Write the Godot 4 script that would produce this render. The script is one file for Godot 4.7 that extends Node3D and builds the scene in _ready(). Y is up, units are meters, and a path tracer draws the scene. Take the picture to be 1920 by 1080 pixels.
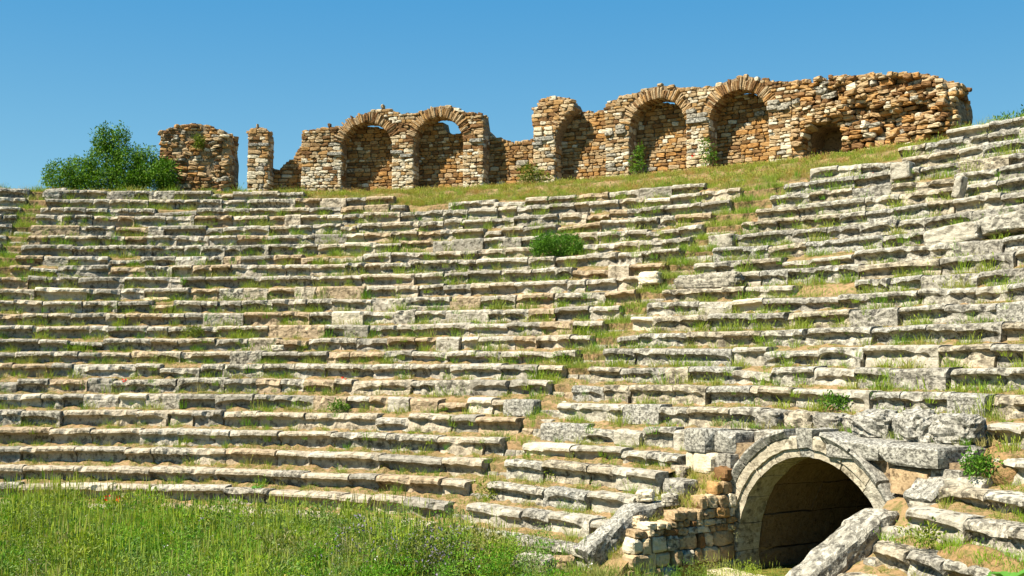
extends Node3D
# A curved bank of ancient stone seats with a vaulted tunnel, a ruined arcade on the crest and a meadow in front.
# The seats are concentric round (CX, CZ); a point of the place is given by its bearing phi (degrees), its radius and its height.
const CX := -12.669
const CZ := -10.6
const R0 := 18.534
const TREAD := 0.645
const RISE := 0.42
const LIP := 1.129
const GROUND := 0.22
const TOP := 23
const STAIR := 37.1
const GAP_A := 51.5
const GAP_B := 69.6
const TUN := 60.8
const RW := 36.0
var DH_MID := [0.0, -0.02, -0.04, -0.03, 0.01, 0.06, 0.06, 0.06, 0.06, 0.0, -0.01, -0.03, -0.02, 0.0, 0.01, 0.015, 0.035, -0.015, 0.01, 0.0, 0.01, 0.04, 0.0, -0.01, -0.01]
var DH_RIGHT := [0.0, 0.0, 0.0, 0.05, -0.06, -0.03, 0.0, 0.015, 0.0, 0.03, 0.02, 0.03, 0.0, -0.05, -0.04, -0.06, -0.05, -0.05, -0.035, -0.03, 0.01, 0.01, 0.065, 0.07, 0.09]
var ORD := ["lowest", "second", "third", "fourth", "fifth", "sixth", "seventh", "eighth", "ninth", "tenth", "eleventh", "twelfth", "thirteenth", "fourteenth", "fifteenth", "sixteenth", "seventeenth", "eighteenth", "nineteenth", "twentieth", "twenty-first", "twenty-second", "twenty-third", "twenty-fourth", "twenty-fifth"]
var rng := RandomNumberGenerator.new()
var nz := FastNoiseLite.new()
var nf := FastNoiseLite.new()
var M := {}
var used := {}
var rocks: Array[ArrayMesh] = []
var slabs: Array[ArrayMesh] = []
var ashlars: Array[ArrayMesh] = []

func _ready() -> void:
	rng.seed = 4711
	nz.seed = 3; nz.frequency = 1.0; nz.fractal_octaves = 2
	nf.seed = 9; nf.frequency = 1.0; nf.fractal_octaves = 1
	view_and_light()
	materials()
	shapes()
	ground_and_bank()
	seats()
	stairways()
	tunnel()
	ruins()
	loose_stones()
	earth_mounds()
	plants()
	grasses()

# ---------------------------------------------------------------- camera, sky, sun
func view_and_light() -> void:
	var cam := Camera3D.new()
	cam.name = "camera"
	cam.position = Vector3(0, 4.2, 0)
	cam.rotation.x = 0.064
	cam.fov = rad_to_deg(2.0 * atan(540.0 / 2150.0))
	cam.near = 0.1
	cam.far = 2000.0
	add_child(cam)
	var sky_mat := ProceduralSkyMaterial.new()
	sky_mat.sky_top_color = Color(0.02, 0.355, 0.545)
	sky_mat.sky_horizon_color = Color(0.50, 0.645, 0.66)
	sky_mat.sky_curve = 0.12
	sky_mat.ground_bottom_color = Color(0.30, 0.30, 0.20)
	sky_mat.ground_horizon_color = Color(0.45, 0.45, 0.36)
	sky_mat.sun_angle_max = 12.0
	sky_mat.energy_multiplier = 1.0
	var sky := Sky.new()
	sky.sky_material = sky_mat
	var env := Environment.new()
	env.background_mode = Environment.BG_SKY
	env.sky = sky
	env.tonemap_mode = Environment.TONE_MAPPER_LINEAR
	env.tonemap_exposure = 2.45
	env.sdfgi_enabled = true
	env.ssao_enabled = true
	env.ssil_enabled = true
	var we := WorldEnvironment.new()
	we.name = "world_environment"
	we.environment = env
	add_child(we)
	var sun := DirectionalLight3D.new()
	sun.name = "sun"
	var el := deg_to_rad(51.0)
	var az := deg_to_rad(64.0)
	var to_sun := Vector3(-sin(az) * cos(el), sin(el), cos(az) * cos(el))
	sun.basis = Basis.looking_at(-to_sun, Vector3.UP)
	sun.light_energy = 1.6
	sun.light_color = Color(1.0, 0.965, 0.90)
	sun.light_angular_distance = 0.5
	sun.shadow_enabled = true
	add_child(sun)

# ---------------------------------------------------------------- helpers
func pt(phi: float, r: float, y: float) -> Vector3:
	var p := deg_to_rad(phi)
	return Vector3(CX + r * sin(p), y, CZ - r * cos(p))

func frame(phi: float) -> Basis:      # x along the curve to the right, y up, z towards the arena
	var p := deg_to_rad(phi)
	return Basis(Vector3(cos(p), 0, sin(p)), Vector3.UP, Vector3(-sin(p), 0, cos(p)))

func row_r(k: int) -> float:
	return R0 + TREAD * k

func row_y(k: int, right: bool) -> float:
	return LIP + RISE * k + ((DH_RIGHT if right else DH_MID)[k + 1] as float)

func tp(a: float, y: float, r: float) -> Vector3:   # the tunnel's own axes: a to the right, r outwards
	return pt(TUN, r, y) + frame(TUN).x * a

func numbered(n: String) -> String:
	var c: int = used.get(n, 0)
	used[n] = c + 1
	return n if c == 0 else "%s_%03d" % [n, c]

func thing(called: String, label: String, category: String, at: Vector3, group := "") -> Node3D:
	var o := Node3D.new()
	o.name = numbered(called)
	o.position = at
	tag(o, label, category, group)
	add_child(o)
	return o

func tag(o: Node3D, label: String, category: String, group := "") -> void:
	o.set_meta("label", label)
	o.set_meta("category", category)
	if group != "":
		o.set_meta("group", group)

func setting(called: String, label: String, mesh: Mesh, m: Material) -> MeshInstance3D:
	var o := inst(numbered(called), mesh, m, self, Transform3D.IDENTITY)
	o.set_meta("kind", "structure")
	o.set_meta("label", label)
	return o

func inst(called: String, mesh: Mesh, m: Material, parent: Node3D, world: Transform3D) -> MeshInstance3D:
	var o := MeshInstance3D.new()
	o.name = called
	o.mesh = mesh
	o.material_override = m
	parent.add_child(o, true)
	var up := Transform3D.IDENTITY
	var q: Node = parent
	while q is Node3D and q != self:
		up = (q as Node3D).transform * up
		q = q.get_parent()
	o.transform = up.affine_inverse() * world
	return o

func flat(v: PackedVector3Array, idx: PackedInt32Array, cols := PackedColorArray()) -> ArrayMesh:   # every face with its own normal
	var n := idx.size()
	var vv := PackedVector3Array()
	var nn := PackedVector3Array()
	vv.resize(n)
	nn.resize(n)
	var i := 0
	while i < n:
		var a := v[idx[i]]
		var b := v[idx[i + 1]]
		var c := v[idx[i + 2]]
		var m := (c - a).cross(b - a).normalized()
		vv[i] = a; vv[i + 1] = b; vv[i + 2] = c
		nn[i] = m; nn[i + 1] = m; nn[i + 2] = m
		i += 3
	var arr := []
	arr.resize(Mesh.ARRAY_MAX)
	arr[Mesh.ARRAY_VERTEX] = vv
	arr[Mesh.ARRAY_NORMAL] = nn
	if cols.size() == n:
		arr[Mesh.ARRAY_COLOR] = cols
	var me := ArrayMesh.new()
	me.add_surface_from_arrays(Mesh.PRIMITIVE_TRIANGLES, arr)
	return me

func smooth(v: PackedVector3Array, idx: PackedInt32Array) -> ArrayMesh:
	var nn := PackedVector3Array()
	nn.resize(v.size())
	for i in range(0, idx.size(), 3):
		var m := (v[idx[i + 2]] - v[idx[i]]).cross(v[idx[i + 1]] - v[idx[i]])
		for j in 3:
			nn[idx[i + j]] += m
	for i in nn.size():
		nn[i] = nn[i].normalized()
	var arr := []
	arr.resize(Mesh.ARRAY_MAX)
	arr[Mesh.ARRAY_VERTEX] = v
	arr[Mesh.ARRAY_NORMAL] = nn
	arr[Mesh.ARRAY_INDEX] = idx
	var me := ArrayMesh.new()
	me.add_surface_from_arrays(Mesh.PRIMITIVE_TRIANGLES, arr)
	return me

func grid_idx(rows: int, cols: int, flip := false) -> PackedInt32Array:
	var idx := PackedInt32Array()
	for i in rows - 1:
		for j in cols - 1:
			var a := i * cols + j
			if flip:
				idx.append_array([a, a + cols, a + 1, a + 1, a + cols, a + cols + 1])
			else:
				idx.append_array([a, a + 1, a + cols, a + 1, a + cols + 1, a + cols])
	return idx

# a prism of a polygon (u, v), put into the world by map(u, v, w)
func prism(poly: PackedVector2Array, map: Callable, w0: float, w1: float, rough := 0.0) -> ArrayMesh:
	if Geometry2D.is_polygon_clockwise(poly):
		poly = poly.duplicate()
		poly.reverse()
	var n := poly.size()
	var v := PackedVector3Array()
	for w: float in [w0, w1]:
		for p in poly:
			var q: Vector3 = map.call(p.x, p.y, w)
			v.append(q + Vector3(nz.get_noise_3dv(q * 2.0), nz.get_noise_3dv(q * 2.0 + Vector3(50, 0, 0)), nz.get_noise_3dv(q * 2.0 + Vector3(0, 50, 0))) * rough)
	var tri := Geometry2D.triangulate_polygon(poly)
	var idx := PackedInt32Array()
	for i in range(0, tri.size(), 3):
		var a := tri[i]; var b := tri[i + 1]; var c := tri[i + 2]
		if (poly[b] - poly[a]).cross(poly[c] - poly[a]) > 0:
			var t := b; b = c; c = t
		idx.append_array([a, b, c, n + a, n + c, n + b])
	for i in n:
		var j := (i + 1) % n
		idx.append_array([i, j, n + j, i, n + j, n + i])
	return flat(v, idx)

# the same in slices along u, so that a long piece follows the curve
func curved_prism(poly: PackedVector2Array, map: Callable, w0: float, w1: float, rough := 0.0) -> ArrayMesh:
	var lo := 1e9
	var hi := -1e9
	for p in poly:
		lo = minf(lo, p.x)
		hi = maxf(hi, p.x)
	var all := PackedVector3Array()
	var u := lo
	while u < hi:
		var strip := PackedVector2Array([Vector2(u, -5), Vector2(u + 0.6, -5), Vector2(u + 0.6, 40), Vector2(u, 40)])
		for piece: PackedVector2Array in Geometry2D.intersect_polygons(poly, strip):
			if piece.size() > 2:
				all.append_array(corners(prism(piece, map, w0, w1, rough)))
		u += 0.6
	return flat(all, PackedInt32Array(range(all.size())))

func finer(poly: PackedVector2Array, step: float, jag := 0.0) -> PackedVector2Array:
	var out := PackedVector2Array()
	for i in poly.size():
		var a := poly[i]
		var b := poly[(i + 1) % poly.size()]
		var c := maxi(1, int(ceil(a.distance_to(b) / step)))
		for k in c:
			var p := a.lerp(b, float(k) / c)
			if jag > 0.0 and k > 0:
				p += Vector2(rng.randf_range(-jag, jag), rng.randf_range(-jag, jag))
			out.append(p)
	return out

# one weathered stone of about unit size: a rounded cube with chipped corners
func rock(m: int, power: float, rough: float, chips: int, chip_at: float) -> ArrayMesh:
	var v := PackedVector3Array()
	var idx := PackedInt32Array()
	var off := Vector3(rng.randf() * 90, rng.randf() * 90, rng.randf() * 90)
	var cuts := []
	for c in chips:
		var d := Vector3(rng.randf_range(-1, 1), rng.randf_range(-1, 1), rng.randf_range(-0.2, 1)).normalized()
		cuts.append([d, chip_at * (absf(d.x) + absf(d.y) + absf(d.z)) * 0.5 * rng.randf_range(0.82, 1.1)])
	for f in 6:
		var base := v.size()
		for i in m + 1:
			for j in m + 1:
				var a := -1.0 + 2.0 * i / m
				var b := -1.0 + 2.0 * j / m
				a = sign(a) * pow(absf(a), 0.8)
				b = sign(b) * pow(absf(b), 0.8)
				var p := Vector3.ZERO
				match f:
					0: p = Vector3(a, b, 1)
					1: p = Vector3(b, a, -1)
					2: p = Vector3(1, a, b)
					3: p = Vector3(-1, b, a)
					4: p = Vector3(b, 1, a)
					5: p = Vector3(a, -1, b)
				var q := p.abs()
				p *= 0.5 / pow(pow(q.x, power) + pow(q.y, power) + pow(q.z, power), 1.0 / power)
				p *= 1.0 + rough * nz.get_noise_3dv(p * 2.4 + off) + rough * 0.5 * nf.get_noise_3dv(p * 7.0 + off)
				for c in cuts:
					var over: float = p.dot(c[0]) - c[1]
					if over > 0.0:
						p -= (c[0] as Vector3) * over
				v.append(p)
		for i in m:
			for j in m:
				var a := base + i * (m + 1) + j
				idx.append_array([a, a + 1, a + m + 1, a + 1, a + m + 2, a + m + 1])
	return flat(v, idx)

func shapes() -> void:
	for i in 26:
		rocks.append(rock(4, rng.randf_range(7.0, 16.0), 0.13, 7, rng.randf_range(0.74, 0.95)))
	for i in 10:
		slabs.append(rock(4, rng.randf_range(6.0, 12.0), 0.12, 3, 0.9))
	for i in 12:
		ashlars.append(rock(6, rng.randf_range(12.0, 22.0), 0.035, 4, rng.randf_range(0.86, 0.97)))

# ---------------------------------------------------------------- materials
func noise_bytes(size: int, period: float, seed_: int, octaves := 3, cell := false) -> PackedByteArray:
	var n := FastNoiseLite.new()
	n.seed = seed_
	n.frequency = 1.0 / period
	n.fractal_octaves = octaves
	n.noise_type = FastNoiseLite.TYPE_CELLULAR if cell else FastNoiseLite.TYPE_SIMPLEX_SMOOTH
	return n.get_seamless_image(size, size).get_data()

# the mineral colours of a stone: two body tones in patches, fine grain, a darker crust of lichen and pale spots
func stone_texture(size: int, seed_: int, c0: Vector3, c1: Vector3, dark: Vector3, crust: float, pale: float) -> ImageTexture:
	var a := noise_bytes(size, size * 0.33, seed_)
	var b := noise_bytes(size, size * 0.06, seed_ + 1, 4)
	var c := noise_bytes(size, size * 0.012, seed_ + 2, 2)
	var l := noise_bytes(size, size * 0.10, seed_ + 3, 5)
	var w := noise_bytes(size, size * 0.035, seed_ + 4, 3)
	var out := PackedByteArray()
	out.resize(size * size * 3)
	var lut := PackedByteArray()
	lut.resize(1025)
	for i in 1025:
		var x := i / 1024.0
		lut[i] = int(clampf((x * 12.92 if x < 0.0031308 else 1.055 * pow(x, 1.0 / 2.4) - 0.055) * 255.0, 0, 255))
	for i in size * size:
		var t := clampf((a[i] * 0.45 + b[i] * 0.55) / 255.0 * 2.0 - 0.5, 0.0, 1.0)
		var col := c0.lerp(c1, t)
		var k := clampf((l[i] * 0.7 + b[i] * 0.3) / 255.0 * 9.0 - 9.0 * (1.0 - crust), 0.0, 1.0)
		col = col.lerp(dark, k * 0.85)
		var q := clampf((w[i] / 255.0 - (1.0 - pale)) * 10.0, 0.0, 1.0)
		col = col.lerp(Vector3(0.54, 0.515, 0.445), q * 0.6)
		col *= 0.72 + 0.56 * c[i] / 255.0
		out[i * 3] = lut[clampi(int(col.x * 1024), 0, 1024)]
		out[i * 3 + 1] = lut[clampi(int(col.y * 1024), 0, 1024)]
		out[i * 3 + 2] = lut[clampi(int(col.z * 1024), 0, 1024)]
	return ImageTexture.create_from_image(Image.create_from_data(size, size, false, Image.FORMAT_RGB8, out))

func relief(size: int, seed_: int, strength: float) -> ImageTexture:
	var b := noise_bytes(size, size * 0.05, seed_, 5)
	var c := noise_bytes(size, size * 0.015, seed_ + 1, 2)
	for i in b.size():
		b[i] = int(b[i] * 0.65 + c[i] * 0.35)
	var im := Image.create_from_data(size, size, false, Image.FORMAT_L8, b)
	im.bump_map_to_normal_map(strength)
	return ImageTexture.create_from_image(im)

func mat(tex: Texture2D, nrm: Texture2D, tint: Color, metres: float, depth := 1.0, rough := 0.95) -> StandardMaterial3D:
	var m := StandardMaterial3D.new()
	m.albedo_texture = tex
	m.albedo_color = tint
	m.roughness = rough
	m.metallic_specular = 0.25
	m.uv1_triplanar = true
	m.uv1_world_triplanar = true
	m.uv1_scale = Vector3.ONE / metres
	if nrm:
		m.normal_enabled = true
		m.normal_texture = nrm
		m.normal_scale = depth
	return m

func leaf_mat(tint: Color, back: Color) -> StandardMaterial3D:
	var m := StandardMaterial3D.new()
	m.albedo_color = tint
	m.vertex_color_use_as_albedo = true
	m.roughness = 0.6
	m.metallic_specular = 0.3
	m.cull_mode = BaseMaterial3D.CULL_DISABLED
	m.backlight_enabled = true
	m.backlight = back
	return m

func materials() -> void:
	var nrm := relief(512, 40, 6.0)
	var lime := stone_texture(768, 1, Vector3(0.48, 0.455, 0.40), Vector3(0.27, 0.245, 0.20), Vector3(0.075, 0.065, 0.048), 0.44, 0.32)
	var lichen := stone_texture(768, 11, Vector3(0.46, 0.44, 0.39), Vector3(0.25, 0.232, 0.195), Vector3(0.045, 0.042, 0.036), 0.56, 0.38)
	var white := stone_texture(512, 71, Vector3(0.66, 0.62, 0.54), Vector3(0.44, 0.40, 0.32), Vector3(0.12, 0.10, 0.08), 0.34, 0.34)
	var rubble := stone_texture(512, 21, Vector3(0.43, 0.36, 0.275), Vector3(0.28, 0.215, 0.15), Vector3(0.08, 0.058, 0.04), 0.36, 0.22)
	var soil := stone_texture(768, 31, Vector3(0.31, 0.20, 0.105), Vector3(0.18, 0.125, 0.055), Vector3(0.085, 0.095, 0.025), 0.48, 0.06)
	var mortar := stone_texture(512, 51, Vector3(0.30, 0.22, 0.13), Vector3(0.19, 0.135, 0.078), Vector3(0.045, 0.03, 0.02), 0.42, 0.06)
	M.seat = [mat(lime, nrm, Color(1, 0.985, 0.95), 2.6), mat(lime, nrm, Color(0.99, 0.95, 0.88), 3.1), mat(lime, nrm, Color(0.95, 0.93, 0.89), 2.3), mat(lichen, nrm, Color(1.0, 0.98, 0.93), 2.7)]
	M.seat.append_array([mat(lime, nrm, Color(0.84, 0.83, 0.80), 2.2, 1.1), mat(lime, nrm, Color(0.95, 0.87, 0.76), 2.7)])
	M.grey = [mat(lichen, nrm, Color(1, 0.99, 0.95), 2.4, 1.2), mat(lichen, nrm, Color(0.92, 0.91, 0.88), 1.9, 1.2), mat(lime, nrm, Color(0.96, 0.95, 0.91), 2.9), mat(lichen, nrm, Color(1, 0.96, 0.88), 3.2, 1.2)]
	M.crust = mat(lichen, nrm, Color(0.98, 0.98, 0.96), 1.0, 1.5)
	M.clean = mat(white, nrm, Color(1, 0.96, 0.88), 2.0, 0.8)
	M.bleached = mat(white, nrm, Color(0.93, 0.91, 0.86), 2.3)
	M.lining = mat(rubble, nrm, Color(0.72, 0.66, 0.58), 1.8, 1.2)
	M.dressed = mat(lime, nrm, Color(1, 0.97, 0.90), 2.0, 0.8)
	M.stain = mat(lime, nrm, Color(0.96, 0.85, 0.70), 1.4, 0.8)
	M.ochre = [mat(rubble, nrm, Color(0.98, 0.82, 0.58), 1.6), mat(rubble, nrm, Color(0.95, 0.78, 0.54), 1.9), mat(rubble, nrm, Color(0.98, 0.88, 0.72), 1.5), mat(rubble, nrm, Color(0.76, 0.63, 0.47), 1.7), mat(rubble, nrm, Color(1.0, 0.93, 0.80), 1.8)]
	M.tan = [mat(rubble, nrm, Color(1.0, 0.93, 0.80), 1.7), mat(rubble, nrm, Color(0.93, 0.83, 0.67), 1.5), mat(rubble, nrm, Color(0.70, 0.58, 0.44), 1.9), mat(rubble, nrm, Color(1.0, 0.96, 0.86), 1.6), mat(rubble, nrm, Color(0.98, 0.85, 0.64), 1.6)]
	M.pale = [mat(white, nrm, Color(1, 0.97, 0.90), 1.7), mat(white, nrm, Color(0.95, 0.88, 0.76), 1.4), mat(lichen, nrm, Color(1, 0.98, 0.93), 1.5)]
	M.mixed = mat(white, nrm, Color(1, 1, 1), 1.6)
	M.mixed.vertex_color_use_as_albedo = true
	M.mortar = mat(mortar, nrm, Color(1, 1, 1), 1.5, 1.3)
	M.soil = mat(soil, nrm, Color(1, 1, 1), 2.2, 1.3)
	M.earth = mat(soil, nrm, Color(1.0, 0.97, 0.93), 1.3, 1.6)
	M.meadow = mat(soil, nrm, Color(0.75, 0.85, 0.55), 3.0, 1.3)
	M.bark = mat(mortar, nrm, Color(0.7, 0.7, 0.7), 0.5)
	M.grass = leaf_mat(Color(1, 1, 1), Color(0.8, 0.8, 0.35))
	M.leaf = leaf_mat(Color(1, 1, 1), Color(0.6, 0.7, 0.2))
	M.petal = leaf_mat(Color(1, 1, 1), Color(0.5, 0.3, 0.3))

func pick(a: Array) -> Variant:
	return a[rng.randi() % a.size()]

# ---------------------------------------------------------------- which seats are there
func stair_left(k: int) -> float:
	if k > 18: return [35.6, 36.0, 38.7, 38.7][clampi(22 - k, 0, 3)]
	return STAIR + 1.1 * clampf((k - 10) / 5.0, 0.0, 1.0)

func stair_right(k: int) -> float:
	return stair_left(mini(k, 18)) + 1.95 + (1.3 * clampf((k - 14) / 6.0, 0, 1))

func view_ends(k: int) -> Vector2:     # the bearings at which the row leaves the picture, a little beyond
	var out := Vector2.ZERO
	for e in 2:
		var s := -0.4465 if e == 0 else 0.4465
		var o := Vector2(-CX, CZ)      # from the centre to the eye, in (x, -z)
		var d := Vector2(s, 1.0)
		var b := o.dot(d) / d.length_squared()
		var t := -b + sqrt(b * b - (o.length_squared() - pow(row_r(k), 2)) / d.length_squared())
		var p := o + d * t
		out[e] = rad_to_deg(atan2(p.x, p.y))
	return Vector2(out.x - 3.5, out.y + 4.0)

func runs(k: int) -> Array:            # [from, to, wedge]
	var e := view_ends(k)
	var out := []
	if e.x < -9.9 - 0.6:
		out.append([e.x, -9.95, 0])
	var mid_end: float = stair_left(k)
	if k == 23: mid_end = 8.0
	if k == 22: mid_end = 14.6
	out.append([maxf(e.x, -8.7 if k > 14 else e.x), mid_end, 1])
	var from: float = stair_right(k)
	if k == 21: from = 42.4
	if k == 22: from = 46.8
	if k == 23: from = 48.8
	if k <= 4:
		out.append([from, GAP_A, 2])
		out.append([GAP_B + (1.2 if k == 4 else 0.0), e.y, 3])
	else:
		out.append([from, e.y, 2])
	return out

func missing(k: int, phi: float) -> bool:      # seats that are lost or lie elsewhere
	if k == 12 and phi > 47.6 and phi < 52.3: return true
	if k == 16 and phi > 27.9 and phi < 30.9: return true
	if k == 5 and phi > 54.0 and phi < 68.8: return true
	if k == 15 and phi > 55.4 and phi < 59.3: return true
	if k == 21 and phi > 16.2 and phi < 17.6: return true
	return false

func slope_y(r: float) -> float:
	return remap(r, row_r(21) + 0.45, 35.0, LIP + RISE * 21 - 0.03, 10.78)

func soil(k: int, phi: float) -> float:      # how high earth has gathered at the foot of the next seat
	if k < -1: return 0.0
	return clampf(0.075 + 0.11 * nz.get_noise_2d(phi * 0.8 + 13.0, k * 6.3) + 0.03 * nz.get_noise_2d(phi * 4.0, k * 3.1), 0.0, 0.17)

func terrace_y(r: float) -> float:     # the crest behind the last seat
	var a := row_r(23) + 0.42
	var b := lerpf(slope_y(34.2), 10.78, 0.5)
	if r < a: return slope_y(r)
	if r < 34.2: return lerpf(slope_y(a), b, (r - a) / (34.2 - a))
	return lerpf(b, 10.82, (r - 34.2) / 0.8) if r < 35.0 else lerpf(10.82, 10.92, (r - 35.0) / 1.2)

func has_row(k: int, phi: float) -> bool:
	if k <= 21: return not (k == 21 and phi > 35.6 and phi < 42.4)
	if k == 22: return phi < 14.6 or phi > 46.8
	return phi < 8.0 or phi > 48.8

# ---------------------------------------------------------------- ground and the bank under the seats
func ground_and_bank() -> void:
	# the arena floor, out to the horizon
	var v := PackedVector3Array()
	var rings := [0.0, 4.0, 8.0, 11.0, 13.0, 14.5, 16.0, 17.0, 18.0, 19.5, 24.0, 34.0, 46.0, 70.0, 140.0, 500.0, 1500.0]
	var cols := 97
	for r: float in rings:
		for j in cols:
			var p := pt(360.0 * j / (cols - 1), r, 0)
			p.y = GROUND - 0.03 + (0.07 * nz.get_noise_2d(p.x * 0.3, p.z * 0.3) if r < 17.5 else 0.0)
			v.append(p)
	setting("ground", "level floor of the arena overgrown with meadow", smooth(v, grid_idx(rings.size(), cols)), M.meadow)
	# the stepped bank: three stretches, the middle one only above the tunnel
	for part in 3:
		var a: float = [-24.0, GAP_A, GAP_B][part]
		var b: float = [GAP_A, GAP_B, 100.0][part]
		var k0: int = [-1, 5, -1][part]
		var n := int((b - a) / 0.45) + 1
		var w := PackedVector3Array()
		var cc := 0
		for i in n + 1:
			var phi := lerpf(a, b, float(i) / n)
			var right := phi > STAIR + 1.0
			var line := PackedVector3Array()
			if part != 1:
				line.append(pt(phi, row_r(-1) + 0.28, 0.0))
			for k in range(k0, TOP + 1):
				var r := row_r(k)
				var y := row_y(k, right)
				var yl := (row_y(k - 1, right) if k > k0 else (0.1 if part != 1 else y - 0.45))
				if missing(k, phi):
					line.append(pt(phi, r + 0.02, yl + 0.05))
					line.append(pt(phi, r + 0.22, lerpf(yl, y, 0.55)))
					line.append(pt(phi, r + 0.45, y - 0.05))
				elif has_row(k, phi):
					line.append(pt(phi, r + 0.26, yl + soil(k - 1, phi)))
					line.append(pt(phi, r + 0.30, y - 0.09))
					line.append(pt(phi, r + 0.42, y - 0.04 + 0.03 * nz.get_noise_2d(phi * 0.9, k * 7.0)))
				else:
					for q: float in [0.28, 0.30, 0.42]:
						line.append(pt(phi, r + q, slope_y(r + q) + 0.09 * nz.get_noise_2d(phi * 1.3, r * 1.1)))
			line.append(pt(phi, 34.2, lerpf(slope_y(34.2), 10.78, 0.5) + 0.05 * nz.get_noise_1d(phi * 2.0)))
			for q: Vector2 in [Vector2(35.0, 10.82), Vector2(36.2, 10.92), Vector2(39.0, 10.9), Vector2(44.0, 7.5), Vector2(53.0, 0.05)]:
				line.append(pt(phi, q.x, q.y + 0.08 * nz.get_noise_2d(phi * 1.7, q.x)))
			cc = line.size()
			w.append_array(line)
		var o := setting("seating_bank", ["earth bank under the seats beside the tunnel's near flank", "earth bank above the tunnel arch", "earth bank under the seats beyond the tunnel"][part], flat(w, grid_idx(n + 1, cc)), M.soil)
		o.set_meta("group", "earth bank under the seats")

# ---------------------------------------------------------------- seats
# kind: 0 straight lip, 1 scooped under the lip, 2 worn, 3 plain block
func seat_mesh(l: float, h: float, dep: float, kind: int, over: float, wear: float, calm: float) -> ArrayMesh:
	var n := maxi(5, int(l / 0.085))
	var off := Vector3(rng.randf() * 500, rng.randf() * 500, rng.randf() * 500)
	var lip := rng.randf_range(0.09, 0.135)
	var rec := over
	if kind == 3: rec = 0.015
	var foot := 0.95 if kind == 0 else rng.randf_range(0.62, 0.95)
	var nick := rng.randf()
	var nick_w := rng.randf_range(0.08, 0.25)
	var slant := rng.randf_range(-0.035, 0.035)
	var ends := rng.randf_range(-0.40, 0.10)
	var ends2 := rng.randf_range(-0.40, 0.10)
	var v := PackedVector3Array()
	var cols := 12
	for i in n + 1:
		var s := float(i) / n
		var edge := 1.0 if i == 0 or i == n else 0.0
		var x := (s - 0.5) * l
		var bump := 1.0
		if kind == 1:
			bump = pow(clampf(sin(PI * clampf((s - ends) / (1.0 - ends - ends2), 0, 1)), 0, 1), 0.42)
		elif kind == 2:
			bump = clampf(0.75 + 0.6 * nf.get_noise_1d(off.x + s * 2.5), 0.15, 1.0)
		var lost := clampf(nz.get_noise_2d(off.y + x * 1.4, off.z) * 2.4 + wear - 0.6, 0.0, 1.0)
		if wear > 0.25:
			lost = maxf(lost, clampf(1.0 - absf(s - nick) / nick_w, 0, 1) * wear)
		var rr := lerpf(0.02, rec, bump) * (1.0 - 0.30 * lost)
		var lt := lip + (0.10 * (1.0 - bump) if kind == 1 else 0.0) + 0.02 * nz.get_noise_1d(off.z + x * 3.0)
		var back := lost * 0.14 + edge * 0.015
		var down := lost * 0.075 + edge * 0.015
		var pr: Array[Vector2] = [Vector2(dep, -0.16), Vector2(dep, 0.0), Vector2(dep * 0.55, 0.0), Vector2(0.09 + back * 0.6, -0.004 - down * 0.2), Vector2(0.030 + back, -0.020 - down * 0.7), Vector2(0.0 + back * 0.9, -0.056 - down), Vector2(0.004 + back * 0.7, -lt - down * 0.6), Vector2(rr * 0.35 + back * 0.3, -lt - 0.022 - down * 0.3), Vector2(rr * 0.85, -lt - 0.05), Vector2(rr, -lt - 0.10), Vector2(rr * foot, -h * 0.74), Vector2(rr * foot * 0.8, -h - 0.03)]
		for j in cols:
			var p := Vector3(x, pr[j].y + slant * (s - 0.5), -pr[j].x)
			var q := p + off
			var amp := (0.013 if j > 1 else 0.03) * calm
			p.z += amp * nz.get_noise_3dv(q * 3.2) + 0.008 * nf.get_noise_3dv(q * 11.0)
			p.y += calm * (0.012 * nz.get_noise_3dv(q * 2.6 + Vector3(9, 9, 9)) + 0.008 * nf.get_noise_3dv(q * 10.0 + Vector3(4, 7, 1)))
			p.x += 0.012 * nz.get_noise_3dv(q * 4.0 + Vector3(31, 0, 5)) * (1.0 - edge * 0.3)
			v.append(p)
	var idx := grid_idx(n + 1, cols, true)
	for e in 2:
		var b := e * n * cols
		var c := v.size()
		v.append(Vector3((e - 0.5) * (l - 0.02), -h - 0.03, -dep))
		for j in cols - 1:
			if e == 0:
				idx.append_array([c, b + j + 1, b + j])
			else:
				idx.append_array([c, b + j, b + j + 1])
	return flat(v, idx)

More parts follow.
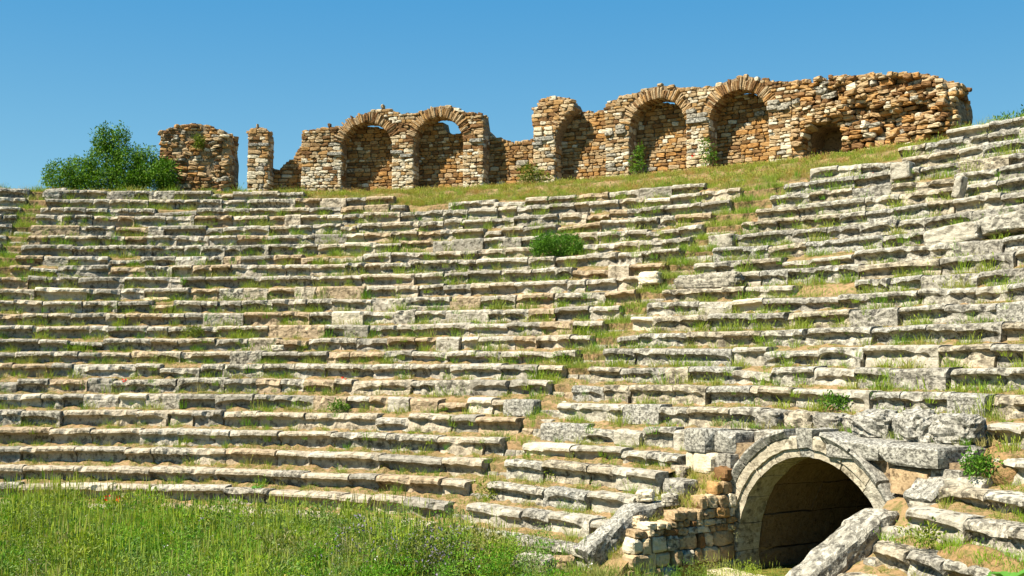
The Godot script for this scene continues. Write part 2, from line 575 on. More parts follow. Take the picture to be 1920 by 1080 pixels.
func seats() -> void:
	for k in range(-1, TOP + 1):
		for run in runs(k):
			var a: float = run[0]
			var b: float = run[1]
			var wedge: int = run[2]
			if b - a < 1.0: continue
			var right := wedge >= 2
			var r := row_r(k)
			var y := row_y(k, right)
			var where: String = ["in the narrow far left wedge", "in the wide middle wedge", "between long stair and tunnel" if k <= 4 else "in the wedge over the tunnel", "right of the tunnel"][wedge]
			var nth: String = ORD[k + 1]
			var t := thing("seating_tier", "%s stone seating tier from the bottom, %s" % [nth, where], "seating tier", pt((a + b) * 0.5, r, y - RISE), ["seating tiers of the far left wedge", "seating tiers of the middle wedge", "seating tiers of the right wedge", "seating tiers beyond the tunnel"][wedge])
			var phi := a
			var deg := rad_to_deg(1.0 / r)
			while phi < b - 0.05:
				var l := rng.randf_range(0.55, 1.25)
				if rng.randf() < 0.15: l = rng.randf_range(1.3, 1.9)
				if k <= 4 or right: l *= 1.2
				var end := phi + l * deg
				if b - end < 0.45 * deg: end = b
				var mid := (phi + end) * 0.5
				l = (end - phi) / deg
				var at_end := phi == a or end == b
				phi = end
				if missing(k, mid): continue
				var worn: float = clampf(0.16 + 0.5 * nz.get_noise_2d(mid * 0.35, k * 5.0) + rng.randf_range(-0.25, 0.32), 0.0, 1.05)
				var kind := 1
				var p := rng.randf()
				if k <= 3 and wedge == 1:
					kind = 0 if p < 0.85 else 2
					worn *= 0.45
				elif k <= 3:
					kind = 0 if p < 0.6 else 1
					worn *= 0.5
				else:
					kind = 1 if p < 0.42 else (2 if p < 0.60 else (0 if p < 0.90 else 3))
				var over := rng.randf_range(0.16, 0.24) if kind != 0 else rng.randf_range(0.19, 0.24)
				if right:
					over *= 0.8
					worn *= 0.7
				if at_end and kind == 0: over *= 0.9
				var m: Material = pick(M.grey if right or wedge == 0 else M.seat)
				if wedge == 1 and k <= 4 and rng.randf() < 0.6: m = M.seat[1]
				if rng.randf() < 0.06: m = M.pale[2] if rng.randf() < 0.6 else M.bleached
				elif rng.randf() < 0.12 and right: m = M.crust
				var mesh := seat_mesh(l - rng.randf_range(0.006, 0.022), RISE, rng.randf_range(0.40, 0.50), kind, over, worn, 0.75 if right or k <= 4 else 1.1)
				var sink := rng.randf_range(-0.028, 0.018)
				var slip := rng.randf() < 0.10 and k > 3
				if slip: sink -= rng.randf_range(0.03, 0.13)
				var shift := rng.randf_range(-0.035, 0.035)
				var tip := 3.0 if slip else 1.0
				var bas := frame(mid) * Basis.from_euler(Vector3(rng.randf_range(-0.035, 0.03) * tip, rng.randf_range(-0.03, 0.03) * tip, rng.randf_range(-0.016, 0.016) * tip))
				inst("seat_block", mesh, m, t, Transform3D(bas, pt(mid, r + shift, y + sink)))

# a squared stone between two corners, in the tunnel's axes or on the curve
func block(called: String, parent: Node3D, at: Vector3, bas: Basis, size: Vector3, m: Material, fine := true) -> MeshInstance3D:
	var mesh: Mesh = pick(ashlars if fine else slabs)
	return inst(called, mesh, m, parent, Transform3D(bas * Basis.from_scale(size), at))

func stairways() -> void:
	var t := thing("stairway", "narrow stone stair climbing between the middle wedge and the wedge over the tunnel", "stairs", pt(38.0, row_r(-1), GROUND))
	for k in range(-1, 20):
		var a := stair_left(mini(k, 18)) + 0.04
		var b: float = minf(stair_right(k) - 0.05, a + 2.0)
		var r := row_r(k)
		var y := row_y(k, false)
		for s in 2:
			if k > 14 and rng.randf() < 0.4: continue
			var rr := r + 0.20 + 0.30 * s
			var w: float = deg_to_rad(b - a) * rr
			var top := y - RISE * 0.5 + (RISE * 0.5) * s - 0.06
			var n := 1 if rng.randf() < 0.5 else 2
			for i in n:
				var phi := lerpf(a, b, (i + 0.5) / n)
				block("step", t, pt(phi, rr + 0.20, top - 0.12), frame(phi) * Basis.from_euler(Vector3(0, rng.randf_range(-0.05, 0.05), rng.randf_range(-0.02, 0.02))), Vector3(w / n - 0.015, 0.26, 0.42), pick(M.seat))
	t = thing("stairway", "overgrown stair at the far left edge with half buried steps", "stairs", pt(-9.3, row_r(14), row_y(14, false)))
	for k in range(14, 23):
		for s in 2:
			if rng.randf() < 0.5: continue
			var rr := row_r(k) + 0.1 + 0.32 * s
			block("step", t, pt(-9.3 + rng.randf_range(-0.1, 0.1), rr + 0.2, row_y(k, false) - RISE * 0.5 + 0.21 * s - 0.17), frame(-9.3), Vector3(0.6, 0.26, 0.4), pick(M.seat))

# ---------------------------------------------------------------- tunnel
func tmap(u: float, v: float, w: float) -> Vector3:
	return tp(u, v, w)

func smap(u: float, v: float, w: float) -> Vector3:    # u outwards, v up, w across
	return tp(w, v, u)

func vec(a: Array) -> PackedVector2Array:
	var out := PackedVector2Array()
	for i in range(0, a.size(), 2):
		out.append(Vector2(a[i], a[i + 1]))
	return out

# a wedge of an arch: the profile (radius, depth) swept round the arch's axis from t0 to t1
func voussoir(profile: Array, t0: float, t1: float, yc: float, r_front: float, rough: float) -> ArrayMesh:
	var n := 5
	var v := PackedVector3Array()
	var pr: Array[Vector2] = []
	for i in profile.size():
		var a: Vector2 = profile[i]
		var b: Vector2 = profile[(i + 1) % profile.size()]
		var c := maxi(1, int(a.distance_to(b) / 0.13))
		for q in c:
			pr.append(a.lerp(b, float(q) / c))
	var cols := pr.size() + 1
	for i in n + 1:
		var t := lerpf(t0, t1, float(i) / n)
		for j in cols:
			var p: Vector2 = pr[j % pr.size()]
			var q := tp(-cos(t) * p.x, yc + sin(t) * p.x, r_front + p.y)
			q += Vector3(nz.get_noise_3dv(q * 3.0), nz.get_noise_3dv(q * 3.0 + Vector3(40, 0, 0)), nz.get_noise_3dv(q * 3.0 + Vector3(0, 40, 0))) * rough
			v.append(q)
	var idx := grid_idx(n + 1, cols, false)
	var poly := PackedVector2Array(pr)
	var tri := Geometry2D.triangulate_polygon(poly)
	for i in range(0, tri.size(), 3):
		var a := tri[i]; var b := tri[i + 1]; var c := tri[i + 2]
		if (poly[b] - poly[a]).cross(poly[c] - poly[a]) < 0:
			var x := b; b = c; c = x
		idx.append_array([a, b, c, n * cols + a, n * cols + c, n * cols + b])
	return flat(v, idx)

func tunnel() -> void:
	var yc := 0.56
	var ri := 1.94
	var rf := 20.5
	var bas := frame(TUN)
	var t := thing("vaulted_tunnel", "round-arched vaulted tunnel mouth of weathered grey blocks under the seats", "tunnel", tp(0, GROUND, rf))
	# the core of the front wall with its round opening
	var poly := PackedVector2Array()
	poly.append(Vector2(-3.3, 0.05)); poly.append(Vector2(-3.3, 2.62)); poly.append(Vector2(3.3, 2.62)); poly.append(Vector2(3.3, 0.05)); poly.append(Vector2(ri + 0.06, 0.05))
	for i in 25:
		var an := PI * i / 24.0
		poly.append(Vector2(cos(an), sin(an)) * (ri + 0.06) + Vector2(0, yc))
	poly.append(Vector2(-ri - 0.06, 0.05))
	inst("wall_core", prism(poly, tmap, rf + 0.14, rf + 1.0), M.mortar, t, Transform3D.IDENTITY)
	# the ring of wedge stones
	var joints := [0.0, 16.0, 33.0, 50.0, 66.0, 85.0, 95.0, 114.0, 132.0, 150.0, 166.0, 180.0]
	for i in joints.size() - 1:
		var key := i == 5
		var t0 := deg_to_rad(joints[i] + 0.25)
		var t1 := deg_to_rad(joints[i + 1] - 0.25)
		var set_ := rng.randf_range(-0.015, 0.015)
		var prof := [Vector2(ri, 0.62), Vector2(ri + 0.38, 0.62), Vector2(ri + 0.38, 0.03), Vector2(ri + 0.35, -0.005), Vector2(ri + 0.155, 0.005), Vector2(ri + 0.145, 0.05), Vector2(ri, 0.06)]
		if key:
			prof = [Vector2(ri, 0.62), Vector2(ri + 0.50, 0.62), Vector2(ri + 0.50, -0.03), Vector2(ri + 0.36, -0.025), Vector2(ri + 0.155, -0.005), Vector2(ri + 0.145, 0.04), Vector2(ri, 0.05)]
		for q in prof.size():
			prof[q] += Vector2(0, set_)
		inst("keystone" if key else "voussoir", voussoir(prof, t0, t1, yc, rf, 0.018 if not key else 0.03), M.crust if key else (M.dressed if i < 5 or i in [6, 7] else M.grey[2]), t, Transform3D.IDENTITY)
	for an: Array in [[8, 27], [28, 46], [47, 64], [65, 80], [101, 118], [119, 137], [138, 163]]:
		var low: float = 0.02 if an[0] < 100 else 0.0
		inst("hood_moulding", voussoir([Vector2(ri + 0.36, 0.5), Vector2(ri + 0.52, 0.5), Vector2(ri + 0.52, -0.10 + low), Vector2(ri + 0.47, -0.12 + low), Vector2(ri + 0.36, -0.03)], deg_to_rad(an[0] + 0.3), deg_to_rad(an[1]), yc, rf, 0.022), M.crust, t, Transform3D.IDENTITY)
	# jamb stones under the springing
	for s in [-1.0, 1.0]:
		block("jamb_stone", t, tp(s * (ri + 0.22), 0.30, rf + 0.32), bas, Vector3(0.44, 0.54, 0.62), M.dressed)
	# the barrel vault and its side walls, block by block
	for d in 9:
		var w0 := rf + 0.66 + d * 1.25
		for i in 9:
			var a0 := PI * i / 9.0 + 0.006
			var a1 := PI * (i + 1) / 9.0 - 0.006
			var out := rng.randf_range(-0.012, 0.012)
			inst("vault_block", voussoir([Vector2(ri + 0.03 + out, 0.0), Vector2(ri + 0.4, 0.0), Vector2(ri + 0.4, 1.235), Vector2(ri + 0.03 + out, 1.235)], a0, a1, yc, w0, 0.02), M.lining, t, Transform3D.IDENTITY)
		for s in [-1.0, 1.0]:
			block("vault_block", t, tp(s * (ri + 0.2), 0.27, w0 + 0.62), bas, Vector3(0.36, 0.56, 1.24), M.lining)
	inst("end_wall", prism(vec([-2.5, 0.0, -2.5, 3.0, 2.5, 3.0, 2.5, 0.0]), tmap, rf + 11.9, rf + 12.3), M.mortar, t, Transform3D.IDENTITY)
	# squared stones of the front wall: [a0, a1, y0, y1, front, depth, material]
	for q: Array in [
		[-3.22, -2.55, 2.40, 2.86, 20.28, 0.7, M.crust], [-2.60, -2.02, 2.42, 2.83, 20.52, 0.7, M.crust],
		[-3.22, -2.98, 2.02, 2.39, 20.33, 0.6, M.clean], [-2.97, -2.42, 2.00, 2.40, 20.32, 0.6, M.clean], [-2.41, -1.95, 2.03, 2.41, 20.42, 0.6, M.grey[1]],
		[-3.25, -2.72, 1.55, 2.00, 20.36, 0.6, M.clean], [-2.71, -2.18, 1.52, 1.99, 20.38, 0.6, M.clean], [-3.2, -2.5, 1.02, 1.52, 20.36, 0.6, M.stain], [-2.49, -2.3, 1.0, 1.5, 20.4, 0.6, M.clean],
		[-2.0, -0.95, 2.52, 2.88, 21.05, 0.9, M.grey[0]], [-0.98, -0.25, 2.58, 2.90, 20.95, 0.9, M.grey[2]],
		[0.55, 1.75, 2.55, 2.87, 20.44, 1.1, M.crust], [1.77, 3.0, 2.52, 2.86, 20.40, 1.2, M.crust],
		[1.95, 2.72, 2.06, 2.51, 20.48, 0.6, M.stain], [2.73, 3.3, 2.04, 2.52, 20.50, 0.6, M.grey[1]],
		[2.28, 2.80, 1.62, 2.05, 20.46, 0.6, M.grey[2]], [2.81, 3.3, 1.6, 2.03, 20.44, 0.6, M.grey[1]], [2.45, 3.3, 1.05, 1.6, 20.46, 0.6, M.grey[0]]]:
		var sz := Vector3(q[1] - q[0] - 0.012, q[3] - q[2] - 0.010, q[5])
		block("ashlar_block", t, tp((q[0] + q[1]) * 0.5, (q[2] + q[3]) * 0.5, q[4] + q[5] * 0.5), bas, sz * Vector3(1.03, 1.03, 1.0), q[6])
	# flanks of the open passage in front of the arch
	var flank := vec([21.0, 0.05, 21.0, 2.20, 20.35, 2.0, 20.0, 1.58, 19.5, 1.28, 19.0, 1.10, 18.6, 0.92, 18.3, 0.74, 18.0, 0.50, 17.7, 0.32, 17.6, 0.05])
	var flank_r := vec([21.0, 0.05, 21.0, 2.02, 20.35, 1.95, 20.0, 1.62, 19.5, 1.26, 18.9, 0.96, 18.2, 0.66, 17.75, 0.45, 17.6, 0.05])
	var e := setting("earth_flank", "earth fill behind the rubble wall left of the tunnel arch", prism(finer(flank, 0.25), smap, -3.45, -1.99, 0.10), M.soil)
	e.set_meta("group", "earth fill beside the tunnel")
	e = setting("earth_flank", "earth fill under the leaning parapet right of the tunnel arch", prism(finer(flank_r, 0.25), smap, 2.02, 3.5, 0.08), M.soil)
	e.set_meta("group", "earth fill beside the tunnel")
	# rubble wall on the left flank
	var rw := thing("rubble_wall", "low broken wall of rough rubble stones left of the tunnel arch", "wall", tp(-1.95, GROUND, 19.2))
	inst("wall_core", prism(vec([20.55, 0.05, 20.55, 1.9, 20.3, 1.75, 20.0, 1.4, 19.5, 1.15, 19.0, 1.05, 18.5, 0.93, 18.15, 0.75, 18.02, 0.05]), smap, -2.4, -2.0, 0.03), M.mortar, rw, Transform3D.IDENTITY)
	var face := vec([20.5, 0.12, 20.5, 2.25, 20.3, 2.12, 20.0, 1.75, 19.5, 1.46, 19.0, 1.32, 18.5, 1.2, 18.1, 1.02, 18.0, 0.12])
	var y := 0.12
	while y < 2.35:
		var h := rng.randf_range(0.07, 0.30)
		for iv: Vector2 in spans(face, y + h * 0.5):
			var x := iv.x
			while x < iv.y - 0.05:
				var w := minf(rng.randf_range(0.16, 0.46) * (1.0 if h > 0.2 else 0.8), iv.y - x)
				if iv.y - x - w < 0.12: w = iv.y - x
				var m: Material = pick(M.pale) if rng.randf() < 0.42 else (M.stain if rng.randf() < 0.5 else pick(M.tan))
				var b := Basis(-bas.z, Vector3.UP, bas.x) * Basis.from_euler(Vector3(rng.randf_range(-0.06, 0.06), rng.randf_range(-0.08, 0.08), rng.randf_range(-0.05, 0.05)))
				inst("stone", pick(rocks), m, rw, Transform3D(b * Basis.from_scale(Vector3(w * 1.0, h * 1.02, 0.34)), tp(-2.06 + rng.randf_range(-0.03, 0.05), y + h * 0.5, x + w * 0.5)))
				x += w
		y += h
	# the sloping parapets
	parapet("thick sloping stone parapet descending beside the rubble wall, left of the tunnel", -2.84, 0.50, [19.7, 1.50, 18.7, 1.45, 17.55, 0.72], 0.62, M.crust)
	parapet("huge leaning grey parapet beam crossing in front of the tunnel mouth", 2.16, 0.56, [20.15, 1.86, 19.75, 1.80, 17.6, 0.62], 0.55, M.grey[0])
	parapet("short sloping lichen-black slab right of the arch, below the boulders", 2.78, 0.62, [21.5, 2.86, 21.15, 2.84, 20.12, 2.10], 0.46, M.crust)
	# steps beside the passage
	var st := thing("stairway", "few short steps beside the left wall stones of the tunnel arch", "stairs", tp(-3.0, 1.0, 19.6))
	for q: Array in [[-3.32, 19.55, 1.52, 0.5], [-2.86, 19.72, 1.88, 0.62], [-3.25, 19.1, 1.18, 0.55], [-3.3, 20.15, 2.10, 0.5], [-2.7, 20.3, 1.74, 0.5]]:
		block("step", st, tp(q[0], q[2] - 0.19, q[1] + 0.2), bas, Vector3(q[3], 0.40, 0.44), pick(M.grey))
	st = thing("stairway", "broad worn steps rising right of the leaning parapet beam", "stairs", tp(3.2, 1.0, 19.8))
	for q: Array in [[2.75, 19.75, 1.62, 0.6], [3.0, 20.2, 2.02, 0.8], [3.4, 20.5, 2.42, 0.7], [2.9, 19.25, 1.20, 0.7], [3.45, 19.9, 1.75, 0.5]]:
		block("step", st, tp(q[0], q[2] - 0.19, q[1] + 0.2), bas, Vector3(q[3], 0.40, 0.46), pick(M.grey))

func parapet(label: String, a: float, w: float, line: Array, thick: float, m: Material) -> void:
	# a slab whose upper edge follows line (outward radius, height), rounded along its long edges
	var pts := vec(line)
	var v := PackedVector3Array()
	var path := PackedVector2Array()
	for i in pts.size() - 1:
		var c := maxi(1, int(pts[i].distance_to(pts[i + 1]) / 0.1))
		for q in c:
			path.append(pts[i].lerp(pts[i + 1], float(q) / c))
	path.append(pts[pts.size() - 1])
	var sec: Array[Vector2] = []
	for i in 28:
		var an := TAU * i / 28.0
		var d := Vector2(cos(an), sin(an))
		var s := 1.0 / pow(pow(absf(d.x), 7.0) + pow(absf(d.y), 7.0), 1.0 / 7.0)
		sec.append(Vector2(d.x * s * w * 0.5, d.y * s * thick * 0.5 - thick * 0.5))
	sec.append(sec[0])
	var n := path.size()
	for i in n:
		var dir := (path[mini(i + 1, n - 1)] - path[maxi(i - 1, 0)]).normalized()
		var up := Vector2(dir.y, -dir.x)
		if up.y < 0: up = -up
		var shrink := 0.90 if i == 0 or i == n - 1 else 1.0
		for s in sec:
			var p := path[i] + up * (s.y * (1.0 if shrink == 1.0 else 0.94) - (0.0 if shrink == 1.0 else 0.02))
			var q := tp(a + s.x * shrink, p.y, p.x)
			q += Vector3(nz.get_noise_3dv(q * 2.2), nz.get_noise_3dv(q * 2.2 + Vector3(40, 0, 0)), nz.get_noise_3dv(q * 2.2 + Vector3(0, 40, 0))) * 0.05
			q += Vector3(1, 1, 1) * 0.014 * nf.get_noise_3dv(q * 11.0)
			v.append(q)
	var cols := sec.size()
	var idx := grid_idx(n, cols, true)
	for e in 2:
		var b := e * (n - 1) * cols
		var mid := Vector3.ZERO
		for j in cols - 1: mid += v[b + j]
		v.append(mid / (cols - 1))
		for j in cols - 1:
			if e == 0: idx.append_array([v.size() - 1, b + j + 1, b + j])
			else: idx.append_array([v.size() - 1, b + j, b + j + 1])
	var me := flat(v, idx)
	var o := inst(numbered("sloping_parapet"), me, m, self, Transform3D.IDENTITY)
	tag(o, label, "parapet", "sloping parapets of the tunnel")

# where the horizontal line at y crosses a polygon
func spans(poly: PackedVector2Array, y: float) -> Array:
	var xs := []
	for i in poly.size():
		var a := poly[i]
		var b := poly[(i + 1) % poly.size()]
		if (a.y > y) != (b.y > y):
			xs.append(a.x + (y - a.y) / (b.y - a.y) * (b.x - a.x))
	xs.sort()
	var out := []
	for i in range(0, xs.size() - 1, 2):
		if xs[i + 1] - xs[i] > 0.06:
			out.append(Vector2(xs[i], xs[i + 1]))
	return out

# ---------------------------------------------------------------- ruins on the crest
func rmap(u: float, v: float, w: float) -> Vector3:   # u along the curve (metres at radius RW), v up, w radius
	return pt(rad_to_deg(u / RW), w, v)

func sdeg(a: Array) -> PackedVector2Array:            # (bearing, height) pairs to metres along the curve
	var out := vec(a)
	for i in out.size():
		out[i].x = deg_to_rad(out[i].x) * RW
	return out

var heap := []     # stones of the ruin being built: [transform, mesh, material, size]

# lays courses of stones on a face; axis 0: the face looks to the arena, 1: to the right, -1: to the left
func lay(poly: PackedVector2Array, place: Callable, side: int, tones: Callable, h0: float, h1: float, proud := 0.05, wild := 0.0) -> void:
	var lo := 1e9
	var hi := -1e9
	for p in poly:
		lo = minf(lo, p.y)
		hi = maxf(hi, p.y)
	var y := lo
	while y < hi:
		var h := rng.randf_range(h0, h1)
		for iv: Vector2 in spans(poly, minf(y + h * 0.5, hi - 0.01)):
			var x := iv.x
			while x < iv.y - 0.03:
				var w := rng.randf_range(1.1, 3.0) * h
				w = clampf(w, 0.14, 0.66)
				if iv.y - x - w < 0.13: w = iv.y - x
				w = minf(w, 0.8)
				var q: Vector3 = place.call(x + w * 0.5, y + h * 0.5)
				var phi := rad_to_deg(atan2(q.x - CX, -(q.z - CZ)))
				var f := frame(phi)
				var b := f
				if side == 1: b = Basis(-f.z, Vector3.UP, f.x)
				if side == -1: b = Basis(f.z, Vector3.UP, -f.x)
				var jit := 0.075 + wild
				b = b * Basis.from_euler(Vector3(rng.randf_range(-jit, jit), rng.randf_range(-jit, jit), rng.randf_range(-jit, jit) * 0.8))
				var dep := rng.randf_range(0.20, 0.30) + wild * 1.2
				var hh := h * rng.randf_range(0.78, 1.08)
				q += b.z * (rng.randf_range(-0.03, 0.03) + proud - 0.015 - dep * 0.5 + wild * nz.get_noise_2d(x * 1.2, y * 1.2) * 0.9)
				heap.append([Transform3D(b * Basis.from_scale(Vector3(w * rng.randf_range(0.93, 1.03), hh, dep)), q), pick(rocks), tones.call(x, y), w * hh * (0.6 if side != 0 else 1.0)])
				x += w
		y += h

# the fan of thin stones round an arch, from angle t0 to t1 (0 at the left springing)
func ring(xc: float, yc: float, r: float, thick: float, t0: float, t1: float, w0: float, w1: float) -> void:
	var t := t0
	while t < t1:
		var st := rng.randf_range(0.055, 0.11)
		var dt := st / (r + thick * 0.5)
		var am := t + dt * 0.5
		var th := thick * rng.randf_range(0.72, 1.15)
		var rad := r + th * 0.5
		var n := 2
		for i in n:
			var w := lerpf(w0, w1, (i + 0.5) / n)
			var q := rmap(xc - cos(am) * rad, yc + sin(am) * rad, w)
			var phi := rad_to_deg((xc - cos(am) * rad) / RW)
			var b := frame(phi) * Basis(Vector3.BACK, PI * 0.5 - am + rng.randf_range(-0.05, 0.05))
			heap.append([Transform3D(b * Basis.from_scale(Vector3(st * 1.0, th, (w1 - w0) / n * 1.02)), q + b.z * rng.randf_range(-0.03, 0.05)), pick(rocks), pick(M.tan), st * th * (3.0 if i == 0 else 0.3)])
		t += dt

func corners(m: ArrayMesh) -> PackedVector3Array:
	return m.surface_get_arrays(0)[Mesh.ARRAY_VERTEX]

func stone_tint(m: StandardMaterial3D) -> Color:     # the stone's own colour for the joined small stones, whose texture is the pale one
	var c := m.albedo_color.srgb_to_linear()
	return c if m in M.pale else Color(c.r * 0.64, c.g * 0.58, c.b * 0.52)

func flush(t: Node3D) -> void:        # the largest stones one by one, what is left as one part
	heap.sort_custom(func(a, b): return a[3] > b[3])
	var rest := PackedVector3Array()
	var cols := PackedColorArray()
	var inv := t.transform.affine_inverse()
	for i in heap.size():
		var s: Array = heap[i]
		if i < 290:
			inst("stone", s[1], s[2], t, s[0])
		else:
			var c := corners(s[1])
			rest.append_array((inv * (s[0] as Transform3D)) * c)
			var tint := stone_tint(s[2])
			for j in c.size():
				cols.append(tint)
	if rest.size() > 0:
		var o := inst("small_stones", flat(rest, PackedInt32Array(range(rest.size())), cols), M.mixed, t, t.transform)
		o.set_meta("kind", "stuff")
	heap.clear()

func tone_pier(_x: float, y: float) -> Material:
	var p := rng.randf()
	if y < 12.3 + rng.randf_range(-0.3, 0.3): return pick(M.pale) if p < 0.72 else pick(M.tan)
	if y > 13.0: return pick(M.pale) if p < 0.25 else pick(M.tan)
	return pick(M.tan) if p < 0.55 else (pick(M.ochre) if p < 0.75 else pick(M.pale))

func tone_back(_x: float, _y: float) -> Material:
	var p := rng.randf()
	return pick(M.ochre) if p < 0.72 else (pick(M.tan) if p < 0.93 else pick(M.pale))

func tone_wall(_x: float, _y: float) -> Material:
	var p := rng.randf()
	return pick(M.ochre) if p < 0.38 else (pick(M.tan) if p < 0.82 else pick(M.pale))

func tone_rubble(_x: float, _y: float) -> Material:
	return pick(M.tan) if rng.randf() < 0.66 else (pick(M.ochre) if rng.randf() < 0.35 else pick(M.pale))

func arch_poly(left: float, right: float, crown: float, out: PackedVector2Array) -> void:   # adds the outline of an opening, from right to left
	var a := deg_to_rad(left) * RW
	var b := deg_to_rad(right) * RW
	var r := (b - a) * 0.5
	var c := (a + b) * 0.5
	out.append(Vector2(b, 10.6))
	for i in 17:
		var t := PI * i / 16.0
		out.append(Vector2(c + cos(t) * r, crown - r + sin(t) * r))
	out.append(Vector2(a, 10.6))

func ruins() -> void:
	var g := "ruins along the crest"
	var back := RW + 0.72
	# --- the lone rubble block
	var t := thing("ruined_wall", "lone squarish block of bare rubble masonry beside the bush", "ruin", pt(-0.5, RW, 11.0), g)
	var poly := finer(sdeg([-2.83, 10.6, -2.86, 12.4, -2.78, 13.45, -2.5, 13.68, -1.9, 13.84, -1.0, 13.90, 0.2, 13.86, 0.9, 13.70, 1.72, 13.46, 1.76, 12.2, 1.72, 10.6]), 0.3, 0.03)
	inst("wall_core", curved_prism(poly, rmap, RW + 0.05, RW + 1.3, 0.05), M.mortar, t, Transform3D.IDENTITY)
	lay(poly, func(x, y): return rmap(x, y, RW), 0, tone_rubble, 0.10, 0.20, 0.06, 0.22)
	lay(vec([RW, 10.6, RW, 13.5, RW + 1.2, 13.5, RW + 1.2, 10.6]), func(x, y): return rmap(deg_to_rad(1.72) * RW, y, x), 1, tone_rubble, 0.14, 0.24, 0.04, 0.1)
	lay(vec([RW, 10.6, RW, 13.5, RW + 1.2, 13.5, RW + 1.2, 10.6]), func(x, y): return rmap(deg_to_rad(-2.83) * RW, y, x), -1, tone_rubble, 0.14, 0.24, 0.04, 0.1)
	crest(sdeg([-2.8, 13.55, -1.9, 13.84, -1.0, 13.90, 0.2, 13.86, 1.72, 13.46]), RW + 0.1, RW + 1.2, 0.5)
	flush(t)
	# --- the slim pier
	t = thing("ruined_pier", "slim free standing masonry pier with a projecting cornice", "ruin", pt(3.6, RW, 11.0), g)
	poly = finer(sdeg([2.92, 10.6, 2.92, 13.45, 3.05, 13.68, 3.5, 13.82, 4.0, 13.74, 4.3, 13.50, 4.3, 10.6]), 0.3, 0.015)
	inst("wall_core", curved_prism(poly, rmap, RW + 0.05, back, 0.03), M.mortar, t, Transform3D.IDENTITY)
	lay(poly, func(x, y): return rmap(x, y, RW), 0, tone_pier, 0.12, 0.22, 0.05)
	lay(vec([RW, 10.6, RW, 13.45, back, 13.3, back, 10.6]), func(x, y): return rmap(deg_to_rad(4.3) * RW, y, x), 1, tone_pier, 0.13, 0.24, 0.04)
	crest(sdeg([2.95, 13.5, 3.5, 13.82, 4.3, 13.5]), RW + 0.1, back - 0.1, 0.6)
	for q: Array in [[3.27, 0.42], [3.98, 0.44]]:
		block("cornice_stone", t, rmap(deg_to_rad(q[0]) * RW, 13.07, RW + 0.18), frame(q[0]), Vector3(q[1], 0.13, 0.5), M.crust)
	flush(t)
	# --- the arcade with two whole arches
	t = thing("ruined_arcade", "ruined arcade with two whole arches, the second with a sky hole", "ruin", pt(13.0, RW, 11.0), g)
	poly = sdeg([6.5, 10.6, 6.5, 13.45, 6.9, 13.62, 7.7, 13.66, 8.3, 13.74, 8.9, 13.68, 9.5, 13.86, 10.2, 14.12, 11.0, 14.32, 11.9, 14.42, 12.6, 14.32, 13.2, 14.16, 13.9, 14.14, 14.6, 14.24, 15.3, 14.36, 16.0, 14.40, 16.8, 14.30, 17.5, 14.08, 18.1, 13.98, 18.6, 13.9, 18.72, 13.4, 18.66, 10.6])
	arch_poly(14.02, 17.35, 13.96, poly)
	arch_poly(9.17, 12.58, 13.90, poly)
	poly = finer(poly, 0.35, 0.012)
	inst("wall_core", curved_prism(poly, rmap, RW + 0.06, back + 0.05), M.mortar, t, Transform3D.IDENTITY)
	for piece: PackedVector2Array in without_ring(poly, [[9.17, 12.58, 13.90], [14.02, 17.35, 13.96]]):
		lay(piece, func(x, y): return rmap(x, y, RW), 0, tone_pier, 0.08, 0.185, 0.05)
	for a: Array in [[9.17, 12.58, 13.90], [14.02, 17.35, 13.96]]:
		arch_stones(a[0], a[1], a[2], back)
	lay(vec([RW, 10.6, RW, 13.85, back, 13.5, back, 10.6]), func(x, y): return rmap(deg_to_rad(18.66) * RW, y, x), 1, tone_pier, 0.13, 0.26, 0.04)
	# back walls
	var bw := finer(sdeg([4.2, 10.6, 4.2, 12.2, 4.7, 12.15, 5.1, 12.42, 5.6, 12.6, 5.9, 13.0, 6.4, 13.3, 6.9, 13.5, 9.0, 13.75, 10.5, 13.88, 11.1, 13.82, 11.5, 13.76, 11.9, 13.80, 12.3, 13.88, 13.5, 13.95, 14.8, 13.96, 15.55, 13.90, 15.65, 13.62, 15.95, 13.45, 16.5, 13.36, 16.95, 13.45, 17.15, 13.65, 17.3, 13.8, 18.4, 13.5, 19.0, 13.1, 19.6, 12.92, 20.3, 12.80, 21.2, 12.84, 22.0, 12.95, 22.4, 13.0, 22.4, 10.6]), 0.3, 0.02)
	inst("wall_core", curved_prism(bw, rmap, back + 0.08, back + 0.75, 0.03), M.mortar, t, Transform3D.IDENTITY)
	lay(bw, func(x, y): return rmap(x, y, back + 0.02), 0, tone_back, 0.08, 0.19, 0.05)
	crest(sdeg([6.5, 13.55, 7.7, 13.66, 8.9, 13.70]), RW + 0.1, RW + 0.7, 0.5)
	crest(sdeg([13.1, 14.14, 13.8, 14.12]), RW + 0.1, RW + 0.9, 0.4)
	crest(sdeg([17.6, 14.05, 18.6, 13.88]), RW + 0.1, RW + 0.9, 0.5)
	crest(sdeg([19.0, 13.08, 20.3, 12.82, 22.0, 12.95]), back + 0.1, back + 0.6, 0.6)
	for q: Array in [[12.9, 12.60, 0.5], [13.55, 12.44, 0.5], [8.75, 12.62, 0.62], [18.2, 12.9, 0.5], [22.3, 12.6, 0.4]]:
		heap.append([Transform3D(frame(q[0]) * Basis.from_scale(Vector3(q[2], 0.14, 0.34)), rmap(deg_to_rad(q[0]) * RW, q[1], RW + 0.07)), ashlars[2], M.crust, 1.0])
	flush(t)
	# --- the broken pier with the spring of a lost arch
	t = thing("ruined_pier", "tall broken pier carrying the stump of a fallen arch", "ruin", pt(22.7, RW, 11.0), g)
